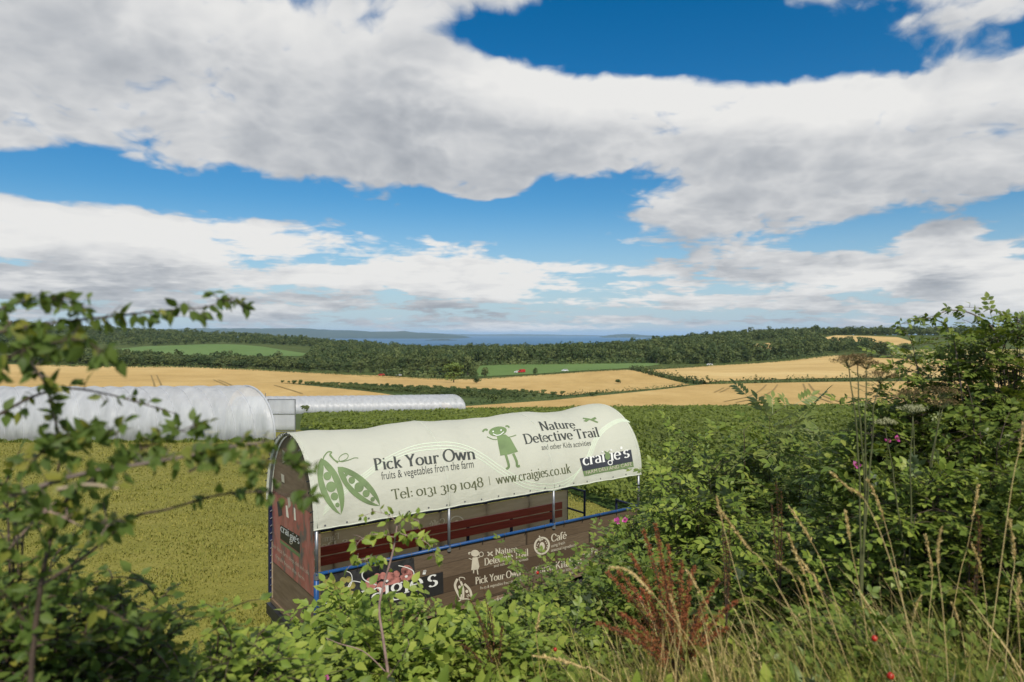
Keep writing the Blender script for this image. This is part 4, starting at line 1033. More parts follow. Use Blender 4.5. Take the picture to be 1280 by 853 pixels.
clr = t.maprange(t.math('ADD', sp.outputs[2], t.math('MULTIPLY', n, .25)), .10, .50, .62, .16, True)
bpf = t.n('ShaderNodeBump'); bpf.inputs['Strength'].default_value = .6; bpf.inputs['Distance'].default_value = .12
t.l(t.noise(t.vec('MULTIPLY', geo.outputs['Position'], (3, 1, .7)), .8, 5, .6, .5), bpf.inputs['Height']); t.l(bpf.outputs[0], b.inputs['Normal'])
m2 = t.n('ShaderNodeMixShader'); t.l(clr, m2.inputs[0]); t.l(m1.outputs[0], m2.inputs[1]); t.l(tp.outputs[0], m2.inputs[2])
t.l(m2.outputs[0], m.node_tree.nodes['Material Output'].inputs[0]); M['film'] = m
M['hoop_grey'] = plain('hoop_grey', (.42, .43, .44), .6, .15, 4)
def tunnel(p0, p1, hv, h, nh, label, inner=0):
    """arched film over hoops: p0, p1 the ends of the near foot; hv the plan step from near foot to crest"""
    p0, p1, hv = map(lambda q: np.array(q, float), (p0, p1, hv)); mid = (p0 + p1) / 2
    o = root('plastic_tunnel', (mid[0] + hv[0], mid[1] + hv[1], H(*(mid + hv))), label, 'polytunnel')
    def pt(u, a, bulge=0):
        f = p0 + (p1 - p0) * u; c = f + hv; z0 = H(*f); k = 1 + bulge
        return np.array([*(c - hv * math.cos(a) * k), z0 + h * k * math.sin(a) ** .82 - .02])
    nu, na = nh * 6, 26; V = []
    for i in range(nu + 1):
        ph = (i / 6) % 1; bl = .028 * abs(math.sin(math.pi * ph)) + .006 * random.uniform(-1, 1)
        for j in range(na): V.append(pt(i / nu, math.pi * j / (na - 1), bl * min(1, math.sin(math.pi * j / (na - 1)) * 1.5)))
    i, j = np.meshgrid(np.arange(nu), np.arange(na - 1), indexing='ij'); q = i * na + j
    ob('film', smooth(mesh('film', V, np.stack([q, q + na, q + na + 1, q + 1], -1).reshape(-1, 4))), M['film'], o)
    for k in range(nh + 1):
        ob('hoop', smooth(mesh('hoop', *tube([pt(k / nh, a, .003) for a in np.linspace(0, math.pi, 21)], .024, 6))), M['hoop_grey'], o)
    V, Fq = [], []
    for k, u in enumerate((0.0,)):                                   # bunched film at the open end
        pts = [pt(u, a, .012) for a in np.linspace(0, math.pi, 24)]
        ob('end_roll', smooth(mesh('end_roll', *tube(pts, .07, 6))), M['film'], o)
    ob('ridge_bar', mesh('ridge_bar', *tube([pt(u, math.pi / 2, -.015) for u in np.linspace(0, 1, 12)], .025, 6)), M['galv'], o)
    return pt
tunnel((-14.95, 43), (-47, 43.6), (-2.8, 2.9), 3.25, 26, 'large white plastic growing tunnel beside the mown grass')
x2, y2 = land(582, 514.3)
tunnel((x2, y2), (x2 - 43, y2 - 9), (-2.9, 2.9), 3.3, 32, 'long low white plastic tunnel farther off among the crops')
# plants inside the near tunnel, dimly seen through the film
r = np.random.default_rng(9); n = 2600; x = r.uniform(-46, -17, n); y = np.where(r.uniform(0, 1, n) < .5, 44.6, 46.8) + r.normal(0, .3, n)
ob('tunnel_crop', mesh('tunnel_crop', *quads_at(np.stack([x, y, H(x, y) + r.uniform(.05, 1.1, n) * (.6 + .4 * np.sin(x))], 1), unit(r.normal(0, 1, (n, 3)) + (0, 0, .6)), .3, r)), M['light_leaf'], kind='stuff', label='green plants growing inside the near plastic tunnel')
# framed door sheet standing by the tunnel
x, y = land(352, 541); z = H(x, y); w, h = 34 / F0 * y, 42 / F0 * y
o = root('door_frame', (x, y, z), 'framed white plastic door panel standing beside the near tunnel', 'door panel')
for dx in (-w / 2, w / 2): MB().tube([(x + dx, y, z - .1), (x + dx, y, z + h)], .04, 6).build('post', M['galv'], o)
for f in (0.03, .08, .55, .99): MB().tube([(x - w / 2, y, z + h * f), (x + w / 2, y, z + h * f)], .03, 6).build('rail', M['galv'], o)
for a, c_ in ((.09, .54), (.56, .98)): MB().box((x, y + .02, z + h * (a + c_) / 2), (w - .08, .01, h * (c_ - a) - .03)).build('sheet_panel', M['film'], o)
MB().tube([(x - 1.6, y + 1, H(x - 1.6, y + 1)), (x - 1.6, y + 1, H(x - 1.6, y + 1) + h * 1.18)], .03, 6).build('corner_pole', M['galv'], o)

# ------------------------------------------------------------------ vehicles on the lane, boat
M['red_paint'] = plain('red_car_paint', (.42, .022, .02), .3, .05); M['white_paint'] = plain('white_car_paint', (.75, .75, .75), .3, .05); M['silver'] = plain('silver_car_paint', (.45, .46, .47), .3, .05)
M['glass'] = plain('car_glass', (.03, .035, .04), .1, .05)
def car(px, py, mat, label, van=False, a=0.05):
    x, y = land(px, py); z = H(x, y) + .3; o = root('parked_car', (x, y, z), label, 'car', rz=a)
    L_, W_, Hh = (5.2, 2.0, 2.3) if van else (4.4, 1.8, 1.5)
    body = [(-L_ / 2, .35), (-L_ / 2, .85), (-L_ * .32, .95), (-L_ * .2, Hh), (L_ * .34, Hh), (L_ * .47, .95), (L_ / 2, .85), (L_ / 2, .35)]
    if van: body = [(-L_ / 2, .35), (-L_ / 2, 1.0), (-L_ * .38, 1.2), (-L_ * .28, Hh), (L_ / 2 - .05, Hh), (L_ / 2, .35)]
    def extr(prof, w, nm, mt):
        n = len(prof); V = [(p[0], -w / 2, p[1]) for p in prof] + [(p[0], w / 2, p[1]) for p in prof]
        me = mesh(nm, V, [tuple(range(n)), tuple(range(2 * n - 1, n - 1, -1))] + [(i, n + i, n + (i + 1) % n, (i + 1) % n) for i in range(n)]); c = bpy.data.objects.new(nm, me); me.materials.append(M[mt]); col.objects.link(c); c.parent = o
    extr(body, W_, 'body', mat)
    gl = [(-L_ * .28, 1.0), (-L_ * .19, Hh - .12), (L_ * .31, Hh - .12), (L_ * .41, 1.0)] if not van else [(-L_ * .36, 1.25), (-L_ * .28, Hh - .2), (-L_ * .12, Hh - .2), (-L_ * .12, 1.25)]
    extr(gl, W_ + .02, 'window', 'glass')
    for sx in (-.31, .31):
        for sy in (-1, 1):
            V, Fq = tube([(sx * L_, sy * (W_ / 2 - .15), .33), (sx * L_, sy * (W_ / 2 + .02), .33)], .33, 12); me = mesh('wheel', V, Fq); me.materials.append(M['rubber']); c = bpy.data.objects.new('wheel', me); col.objects.link(c); c.parent = o
car(652, 466.5, 'red_paint', 'red van parked by the smooth green field', True); car(646.5, 466.8, 'white_paint', 'white car parked beside the red van')
car(706, 465, 'white_paint', 'white car by itself on the lane along the green field'); car(498, 471, 'white_paint', 'white car on the lane below the dark woods'); car(477, 470.5, 'red_paint', 'red car on the lane below the dark woods'); car(887, 457.5, 'white_paint', 'white car on the track by the wooded slope')
bx_, by_ = (394.5 - 640) / F0 * 7900, 7900
o = root('sailing_boat', (bx_, by_, -75), 'white sailing boat far out on the water', 'boat')
def child(nm, V, Fq, mt):
    me = mesh(nm, V, Fq); me.materials.append(M[mt]); c = bpy.data.objects.new(nm, me); col.objects.link(c); c.parent = o
child('hull', [(-11, -2, 2), (11, -2, 2), (14, 0, 3), (11, 2, 2), (-11, 2, 2), (-9, 0, -1), (9, 0, -1)], [(0, 1, 2, 3, 4), (0, 5, 6, 1), (1, 6, 2), (4, 3, 6, 5), (3, 2, 6), (0, 4, 5)], 'white_paint')
child('sail', [(1, .2, 4), (-9, .6, 4), (1, 0, 38), (1, -.2, 4)], [(0, 1, 2), (3, 2, 1)], 'white_paint')
child('mast', *tube([(1.2, 0, 1), (1.2, 0, 39)], .2, 6), 'galv')

# ------------------------------------------------------------------ leafy crop and mown grass
def inpoly(x, y, poly):
    ins = np.zeros(len(x), bool); P = np.array(poly)
    for a, b_ in zip(P, np.roll(P, -1, 0)):
        c = (a[1] > y) != (b_[1] > y); ins ^= c & (x < (b_[0] - a[0]) * (y - a[1]) / (b_[1] - a[1] + 1e-12) + a[0])
    return ins
M['crop_leaf'] = leafmat('crop_leaves', [(.10, .13, .02), (.155, .20, .033), (.215, .255, .05), (.125, .16, .027)], .34, .55, patch=(.16, (.10, .125, .03), .7))
r = np.random.default_rng(17); n = 420000
y = 13 * (152 / 13) ** r.uniform(0, 1, n); x = (r.uniform(330, 1500, n) - 640) / F0 * y
k = inpoly(x, y, CROP) & (r.uniform(0, 1, n) < .35 + .65 * (.5 + .5 * np.cos(2 * np.pi * (x * .80 + y * .6) / .9)) ** .7); x, y = x[k], y[k]
rowd = x * .80 + y * .6; ph = (rowd / .9) % 1; amp = .55 + .45 * np.cos(2 * np.pi * ph)
hgt = (.30 + .38 * amp) * (1 + .25 * np.sin(x * .7 + y * .3) * np.sin(y * .45))
z = H(x, y) + hgt * r.uniform(.45, 1.12, len(x)) ** .6
sz = np.clip(.055 + y * .0032, .08, .5) * r.uniform(.6, 1.3, len(x))
ob('crop_foliage', mesh('crop_foliage', *quads_at(np.stack([x, y, z], 1), unit(r.normal(0, .55, (len(x), 3)) + np.array([0, -.25, 1])), sz, r)), M['crop_leaf'], kind='stuff', label='leafy green crop growing in rows behind the trailer')
M['lawn_blade'] = leafmat('mown_grass_blades', [(.22, .215, .04), (.28, .255, .052), (.34, .295, .075), (.19, .195, .036)], .25, .6, patch=(.35, (.17, .185, .034), .5))
def blades(x, y, z, h, w, r, lean=.5):
    """grass blades: two-segment bent strips"""
    n = len(x); a = r.uniform(0, 2 * np.pi, n); d = np.stack([np.cos(a), np.sin(a), 0 * a], 1); s = np.stack([-np.sin(a), np.cos(a), 0 * a], 1) * (np.broadcast_to(w, (n,)) / 2)[:, None]
    p0 = np.stack([x, y, z], 1); hh = np.broadcast_to(h, (n,))[:, None]; le = r.uniform(.1, lean, n)[:, None]
    p1 = p0 + np.array([0, 0, .6]) * hh + d * hh * le * .4; p2 = p0 + np.array([0, 0, 1]) * hh * (1 - le * .45) + d * hh * le
    V = np.stack([p0 - s, p0 + s, p1 + s * .8, p1 - s * .8, p2], 1).reshape(-1, 3); i = np.arange(n)[:, None] * 5
    return V, np.vstack([i + np.array([[0, 1, 2]]), i + np.array([[0, 2, 3]]), i + np.array([[3, 2, 4]])])
n = 120000; y = 9 * (50 / 9) ** r.uniform(0, 1, n); x = (r.uniform(-60, 820, n) - 640) / F0 * y
k = ~inpoly(x, y, CROP) & ~((x < -14.5) & (y > 43)); x, y = x[k], y[k]; 
cl = .5 + .5 * np.sin(x * 1.3 + np.sin(y * 1.1) * 2) * np.sin(y * 1.7 + np.sin(x * .9))
n2 = 7000; xa = r.uniform(-46, -14.6, n2); ya = 42.9 - np.abs(r.normal(0, .35, n2)); u_ = r.uniform(-.4, TL + .4, 5000); v_ = np.where(r.uniform(0, 1, 5000) < .5, r.normal(-.1, .22, 5000), r.normal(2.1, .22, 5000)); q_ = T(u_, v_, 0 * u_); u2 = r.uniform(-.2, 2.2, 1500); q2 = T(r.normal(-.1, .2, 1500), u2, 0 * u2)
xa = np.concatenate([xa, q_[:, 0], q2[:, 0]]); ya = np.concatenate([ya, q_[:, 1], q2[:, 1]])
ob('weeds', mesh('weeds', *blades(xa, ya, H(xa, ya), r.uniform(.1, .42, len(xa)) * (.5 + .5 * np.sin(xa * 2.1) ** 2), .007 + ya * .0011, r, .9)), M['crop_leaf'], kind='stuff', label='taller weeds along the tunnel foot and round the trailer')
ob('grass', mesh('grass', *blades(x, y, H(x, y) + .02, (.025 + .045 * cl) * r.uniform(.5, 1.5, len(x)) * (1 + y * .012), .008 + y * .0011, r, 1.1)), M['lawn_blade'], kind='stuff', label='short mown grass with yellow patches')
# ------------------------------------------------------------------ plants near the camera
def leaf_tmpl(w=.30, fine=True, fold=.10, droop=.16):
    """one leaf along +x, folded at the midrib, tip drooping"""
    if fine:
        xs = np.array([.20, .46, .76]); ys = np.array([.80, 1.0, .52]) * w
        V = [(0, 0, 0)] + [(x, 0, 0) for x in xs] + [(1, 0, 0)] + [(x, y, 0) for x, y in zip(xs, ys)] + [(x, -y, 0) for x, y in zip(xs, ys)]
        F_ = [(0, 1, 5), (1, 2, 6), (1, 6, 5), (2, 3, 7), (2, 7, 6), (3, 4, 7), (0, 8, 1), (1, 9, 2), (1, 8, 9), (2, 10, 3), (2, 9, 10), (3, 10, 4)]
    else:
        V = [(0, 0, 0), (.48, 0, 0), (1, 0, 0), (.40, w, 0), (.40, -w, 0), (.75, w * .62, 0), (.75, -w * .62, 0)]
        F_ = [(0, 1, 3), (1, 5, 3), (1, 2, 5), (0, 4, 1), (1, 4, 6), (1, 6, 2)]
    V = np.array(V, float); V[:, 2] += np.abs(V[:, 1]) * fold / w * .6 - droop * V[:, 0] ** 2
    return V, np.array(F_)
def compound(n_pairs, leaf, ll, spread=62, length=1.0):
    """pinnate leaf along +x: pairs of leaflets and a terminal one"""
    lv, lf = leaf; VV, FF, k = [], [], 0
    st = [(length * (.38 + .5 * i / max(1, n_pairs - 1)) if n_pairs > 1 else length * .55, s) for i in range(n_pairs) for s in (-1, 1)] + [(length * .96, 0)]
    for x, s in st:
        a = R(spread) * s; c, sn = math.cos(a), math.sin(a); sc = ll * (1.15 if s == 0 else 1)
        Q = lv * sc; Q = np.stack([Q[:, 0] * c - Q[:, 1] * sn, Q[:, 0] * sn + Q[:, 1] * c, Q[:, 2]], 1) + (x, 0, -.14 * x * x)
        VV.append(Q); FF.append(lf + k); k += len(lv)
    w = .008; V2 = np.array([(0, -w, 0), (0, w, 0), (length, w, -.14), (length, -w, -.14)]); VV.append(V2); FF.append(np.array([(0, 1, 2), (0, 2, 3)]) + k)
    return np.vstack(VV), np.vstack(FF)
def place(tm, P, X_, N, s):
    V, F_ = tm; X_ = unit(X_); Y_ = unit(np.cross(N, X_)); Z_ = np.cross(X_, Y_); s = np.broadcast_to(s, (len(P),))[:, None, None]
    W = P[:, None] + s * (V[None, :, :1] * X_[:, None] + V[None, :, 1:2] * Y_[:, None] + V[None, :, 2:] * Z_[:, None])
    return W.reshape(-1, 3), (F_[None] + (np.arange(len(P)) * len(V))[:, None, None]).reshape(-1, 3)
LF, LC = leaf_tmpl(.27, True), leaf_tmpl(.29, False)
LN = leaf_tmpl(.20, False)
TM = {'rose': compound(2, leaf_tmpl(.30, False), .44), 'rose7': compound(3, leaf_tmpl(.33, False), .36), 'ash': compound(4, leaf_tmpl(.19, False), .46, 58), 'bramble': compound(1, leaf_tmpl(.29, True), .66, 58),
      'single': LF, 'coarse': LC, 'lance': leaf_tmpl(.15, True, .12, .35), 'nettle': leaf_tmpl(.27, False, .1, .3), 'elder': compound(2, leaf_tmpl(.24, False), .5, 60)}
M['rose_leaf'] = leafmat('rose_leaves', [(0.085, 0.127, 0.023), (0.135, 0.195, 0.034), (0.195, 0.254, 0.047), (0.101, 0.152, 0.034), (0.270, 0.295, 0.060)], .28, .42)
M['thicket_leaf'] = leafmat('thicket_leaves', [(0.099, 0.147, 0.023), (0.148, 0.212, 0.033), (0.214, 0.278, 0.046), (0.296, 0.340, 0.060)], .25, .42, back=(.10, .13, .08))
M['dark_leaf'] = leafmat('dark_leaves', [(0.076, 0.112, 0.021), (0.112, 0.158, 0.026), (0.156, 0.207, 0.037), (0.214, 0.251, 0.049)], .25, .4)
M['bramble_leaf'] = leafmat('bramble_leaves', [(0.135, 0.205, 0.030), (0.195, 0.276, 0.044), (0.263, 0.337, 0.057), (0.338, 0.391, 0.072)], .32, .45)
M['ash_leaf'] = leafmat('ash_leaves', [(.12, .16, .04), (.16, .20, .05), (.20, .235, .065)], .2, .45, back=(.34, .38, .22))
M['hedge_leaf'] = leafmat('left_rose_leaves', [(0.064, 0.107, 0.021), (0.102, 0.155, 0.030), (0.080, 0.128, 0.027), (0.139, 0.192, 0.038), (0.075, 0.117, 0.025), (0.107, 0.160, 0.032), (0.256, 0.235, 0.038)], .35, .5)
M['yellow_leaf'] = leafmat('yellowing_leaves', [(.14, .17, .03), (.22, .22, .035), (.10, .14, .03), (.30, .25, .04)], .4, .5)
M['cane'] = plain('cane_bark', (.075, .05, .035), .7, .3, 20); M['pinkstem'] = plain('pink_grey_stem', (.34, .23, .20), .6, .2, 18); M['greycane'] = plain('grey_cane', (.17, .13, .11), .7, .25, 18); M['greenstem'] = plain('green_stem', (.10, .105, .04), .6, .3, 15); M['palecane'] = plain('pale_dead_cane', (.36, .28, .19), .7, .2, 18)
M['straw'] = leafmat('dry_grass', [(0.628, 0.463, 0.194), (0.777, 0.598, 0.283), (0.508, 0.359, 0.150)], .2, .6); M['grassgreen'] = leafmat('long_grass', [(.17, .20, .035), (.26, .275, .055), (.13, .165, .035), (.46, .39, .12), (.36, .33, .08)], .3, .5)
M['dock'] = leafmat('dock_seed', [(.24, .06, .028), (.33, .095, .04), (.40, .14, .055), (.18, .055, .03)], .2, .6); M['dockbrown'] = leafmat('brown_dock_seed', [(.13, .06, .025), (.20, .085, .03), (.10, .05, .025)], .2, .6)
M['pink'] = leafmat('pink_petals', [(.50, .04, .26), (.62, .08, .36), (.72, .22, .48)], .3, .5); M['hip'] = plain('red_hip', (.45, .02, .012), .3, .2, 20); M['umbel'] = leafmat('umbel_seed', [(.16, .10, .05), (.23, .15, .07), (.12, .08, .04)], .2, .7); M['umbelpale'] = leafmat('umbel_pale', [(.40, .40, .22), (.50, .48, .30)], .3, .7)

def bez(p0, p1, p2, n=14): t_ = np.linspace(0, 1, n)[:, None]; return (1 - t_) ** 2 * p0 + 2 * t_ * (1 - t_) * p1 + t_ ** 2 * p2
leafdata = {}
def finish_leaves(o, tm, mat, P, X_, N, s, nparts, nm='leaf'):
    """the leaves nearest the camera become parts of their own, the rest one joined part"""
    key = (id(TM[tm][0]), mat)
    if key not in leafdata:
        me = mesh('leaf', *TM[tm]); me.materials.append(M[mat]); leafdata[key] = me
    o_inv = o.matrix_basis.inverted()
    nparts = min(nparts, len(P), 280)
    score = s / np.linalg.norm(P, axis=1) + rng.uniform(0, 1, len(P)) * .002
    score = np.where(np.abs(P[:, 0] / P[:, 1]) < .76, score, 0)
    idx = np.argsort(-score); own, rest = idx[:nparts], idx[nparts:]
    for k in own:
        x = Vector(X_[k]).normalized(); y = Vector(N[k]).cross(x).normalized(); z = x.cross(y)
        c = bpy.data.objects.new(nm, leafdata[key]); col.objects.link(c); c.parent = o; c.matrix_parent_inverse = o_inv
        c.matrix_basis = Matrix.Translation(Vector(P[k])) @ Matrix((x, y, z)).transposed().to_4x4() @ Matrix.Scale(float(s[k]), 4)
    if len(rest): ob('foliage', mesh('foliage', *place(TM[tm], P[rest], X_[rest], N[rest], s[rest])), M[mat], o, kind='stuff')

def shrub(name, label, px, py, D, rx, ry, nc, tm, size, mat, cane='cane', twigs=7, per=5, parts=60, cat='shrub', seed=None, flat=.75, low=.25, group=None, up=.25):
    """many arching canes from one base; twigs on the canes, leaves on the twigs"""
    r = np.random.default_rng(seed if seed is not None else int(px * 7 + py)); top = at(px, py, D); bx, by = top[:2]; zb = H(bx, by); h = top[2] - zb
    o = root(name, (bx, by, zb), label, cat, group)
    paths, LP, LX, LNn, LS = [], [], [], [], []
    for c in range(nc):
        a = r.uniform(0, 2 * np.pi); u = math.sqrt(r.uniform(0, 1)); ex, ey = math.cos(a) * rx * u, math.sin(a) * ry * u
        hz = h * (1 - flat * u * u) * r.uniform(.72, 1.03) if r.uniform() > low else h * (1 - flat * u * u) * r.uniform(.25, .75)
        if c == 0: ex, ey, hz = 0, 0, h * .98
        tip = np.array([bx + ex, by + ey, 0]); tip[2] = zb + hz
        p0 = np.array([bx + ex * .25 + r.normal(0, .05), by + ey * .25 + r.normal(0, .05), 0.]); p0[2] = H(p0[0], p0[1]) - .05
        p1 = np.array([bx + ex * r.uniform(.35, .7), by + ey * r.uniform(.35, .7), zb + hz * r.uniform(.9, 1.15)])
        path = bez(p0, p1, tip); rad = .004 + .004 * h * .35
        paths.append((path, np.linspace(rad, .0018, len(path))))
        for q in range(twigs):
            f = r.uniform(.30, 1.0) if q else 1.0; k = min(int(f * 13), 12); p = path[k] + (path[k + 1] - path[k]) * (f * 13 - k)
            d = unit(np.array([r.normal(0, 1) + ex * .6 / (rx + .01), r.normal(0, 1) + ey * .6 / (ry + .01), r.normal(up, .45)])); ln = r.uniform(.4, 1.1) * size * (per * .42 + .8)
            e = p + d * ln + np.array([0, 0, -.15 * ln]); tw = bez(p, p + d * ln * .5 + np.array([0, 0, .1 * ln]), e, 4); paths.append((tw, np.linspace(.0028, .0012, 4)))
            side = unit(np.cross(d, (0, 0, 1)))
            for w in range(per):
                g = (w + .6) / per; b_ = tw[0] * (1 - g) ** 2 + 2 * g * (1 - g) * tw[1] + g * g * tw[3]
                LP.append(b_); LX.append(unit(d * r.uniform(.2, .7) + side * (1 if w % 2 else -1) * r.uniform(.5, 1) + np.array([0, 0, r.normal(.02, .3)])) if w < per - 1 else d)
                LNn.append(unit(np.array([r.normal(0, .42), r.normal(-.25, .42), 1.]))); LS.append(size * r.uniform(.65, 1.2))
    ob('stem', smooth(mesh('stem', *tubes_q(paths, 4))), M[cane], o, kind='stuff')
    finish_leaves(o, tm, mat, np.array(LP), np.array(LX), np.array(LNn), np.array(LS), parts)
    return o

# --- thicket to the right of the trailer
shrub('wild_rose_bush', 'dense green rose bush hiding the back end of the trailer', 825, 600, 8.3, .9, .9, 130, 'rose', .13, 'thicket_leaf', parts=60)
shrub('hedge_shrub', 'leafy hedge shrub just beyond the pale cover of the trailer', 868, 552, 8.0, 1.15, 1.0, 220, 'rose', .15, 'thicket_leaf', parts=60)
shrub('hedge_shrub', 'bushy shrub with long divided leaves below the ash sapling', 935, 545, 7.4, 1.1, 1.0, 210, 'elder', .17, 'rose_leaf', parts=60)
shrub('ash_sapling', 'ash sapling with pale undersides to its long divided leaves', 962, 512, 7.4, .7, .6, 30, 'ash', .25, 'ash_leaf', twigs=5, per=4, parts=120, cat='sapling', up=.6)
shrub('ash_sapling', 'ash sapling growing beside the tall brown seed heads', 1035, 540, 6.8, .6, .6, 22, 'ash', .22, 'ash_leaf', twigs=5, per=4, parts=80, cat='sapling', up=.6)
shrub('hedge_shrub', 'low tangle of leaves behind the grass stalks', 1000, 560, 6.6, 1.0, .9, 190, 'rose', .14, 'rose_leaf', parts=60)
shrub('hedge_shrub', 'green shrub between the red dock and the ash saplings', 890, 612, 6.4, .9, .9, 180, 'elder', .16, 'thicket_leaf', parts=60)
shrub('wild_rose_bush', 'rose bush with pink flower beside the trailer banner', 792, 648, 7.2, .6, .6, 130, 'rose', .12, 'rose_leaf', parts=60)
# --- tall shrub on the right
shrub('tall_rose_bush', 'tall dark bush with arching sprays against the sky', 1190, 412, 5.2, 1.0, 1.0, 170, 'rose7', .115, 'dark_leaf', parts=160, twigs=9, flat=.62)
shrub('tall_rose_bush', 'tall dark bush reaching out of the frame beside the arching one', 1275, 402, 4.9, .8, .9, 160, 'rose7', .115, 'dark_leaf', parts=120, twigs=9, flat=.6)
shrub('hedge_shrub', 'dark glossy shrub under the arching sprays', 1145, 460, 5.4, .8, .8, 190, 'rose', .13, 'dark_leaf', parts=60)
shrub('hedge_shrub', 'green shrub with a pink flower behind the brown seed heads', 1105, 530, 5.2, .8, .7, 150, 'elder', .15, 'rose_leaf', parts=60)
shrub('hedge_shrub', 'broad dark shrub above the tufts of yellow grass', 1225, 500, 4.4, .8, .8, 190, 'rose', .12, 'dark_leaf', parts=90)
shrub('hedge_shrub', 'shrub half covered by long grass stalks', 1160, 600, 4.2, .7, .7, 150, 'rose', .12, 'thicket_leaf', parts=80)
shrub('hedge_shrub', 'leafy dark shrub with dead brown leaves in it', 1290, 570, 3.7, .6, .6, 90, 'rose', .11, 'dark_leaf', parts=60)
shrub('hedge_shrub', 'low green shrub with a red hip among the grass', 1050, 650, 4.8, .8, .7, 150, 'rose', .13, 'thicket_leaf', parts=60)
shrub('hedge_shrub', 'low green shrub with red hips beneath the grass stalks', 1085, 790, 3.2, .55, .5, 80, 'rose', .11, 'rose_leaf', parts=80)
shrub('hedge_shrub', 'light green nettle leaved shrub behind the red dock', 800, 690, 5.4, .75, .6, 130, 'elder', .14, 'rose_leaf', parts=80)
shrub('hedge_shrub', 'sunlit leafy shrub between the dry stems', 950, 665, 5.2, .8, .7, 150, 'rose', .14, 'thicket_leaf', parts=80)
shrub('rose_thicket', 'small rose bush at the back corner of the banner', 765, 688, 6.4, .5, .5, 120, 'rose', .12, 'rose_leaf', parts=60)
# --- in front of the trailer
shrub('rose_thicket', 'bright rose bush in front of the printed side banner', 660, 708, 6.0, .45, .5, 90, 'rose', .12, 'rose_leaf', parts=120, flat=.6)
shrub('rose_thicket', 'spreading rose bush with orange hips before the banner', 712, 728, 6.0, .75, .6, 120, 'rose', .12, 'rose_leaf', parts=80)
shrub('rose_thicket', 'dark rose bush below the bright one', 690, 775, 5.0, .8, .6, 110, 'rose', .12, 'thicket_leaf', parts=80)
shrub('bramble_bush', 'pale green bramble at the corner of the trailer', 418, 762, 5.2, .55, .5, 70, 'bramble', .12, 'bramble_leaf', parts=120)
shrub('bramble_bush', 'leafy bramble in front of the black name plate', 450, 760, 5.0, .6, .5, 90, 'bramble', .12, 'bramble_leaf', parts=120)
shrub('bramble_bush', 'leafy bramble between the sapling and the rose bush', 545, 766, 4.9, .62, .5, 90, 'bramble', .12, 'bramble_leaf', parts=120)
shrub('bramble_bush', 'low bramble around the foot of the pink stemmed sapling', 480, 800, 4.2, .8, .5, 110, 'bramble', .12, 'bramble_leaf', parts=120)
shrub('bramble_bush', 'bramble with yellowing leaves beside the brown dock', 602, 800, 4.3, .6, .5, 80, 'bramble', .11, 'bramble_leaf', parts=80)
shrub('bramble_bush', 'low bramble covering the grass below the trailer end', 335, 838, 3.7, .6, .5, 90, 'bramble', .11, 'thicket_leaf', parts=80)
# --- lower left, close and out of focus
shrub('hedge_shrub', 'blurred leafy shrub below the rose branches', 275, 765, 2.9, .45, .4, 110, 'coarse', .055, 'bramble_leaf', per=6, parts=120)
shrub('hedge_shrub', 'blurred dark shrub at the foot of the rose stem', 140, 715, 2.5, .45, .4, 120, 'coarse', .052, 'hedge_leaf', per=6, parts=120)
shrub('hedge_shrub', 'blurred dark shrub hiding the base of the rose stem', 20, 610, 2.2, .38, .35, 140, 'coarse', .048, 'hedge_leaf', per=6, parts=120)

# --- ground cover on the bank: leaves low down between the shrubs
r = np.random.default_rng(77); n = 16000; y = r.uniform(2.4, 9.0, n); x = r.uniform(-.85, .95, n) * y * 1.05
k = (x < .9 * y) & ~((x < -.42 * y - .4) & (y > 4.5)); x, y = x[k], y[k]
xx = (x - TN[0]) * TA[0] + (y - TN[1]) * TA[1]; ww = (x - TN[0]) * TB[0] + (y - TN[1]) * TB[1]; k = ~((ww > -.25) & (xx > -.3)); x, y = x[k], y[k]
z = H(x, y) + r.uniform(.02, .5, len(x)) * np.clip((9.2 - y) / 4, .25, 1)
P = np.stack([x, y, z], 1)
ob('undergrowth', mesh('undergrowth', *place(TM['nettle'], P, unit(r.normal(0, 1, P.shape) + (0, 0, .2)), unit(r.normal(0, .5, P.shape) + (0, -.2, 1)), r.uniform(.06, .13, len(P)))), M['thicket_leaf'], kind='stuff', label='low leafy undergrowth covering the bank')

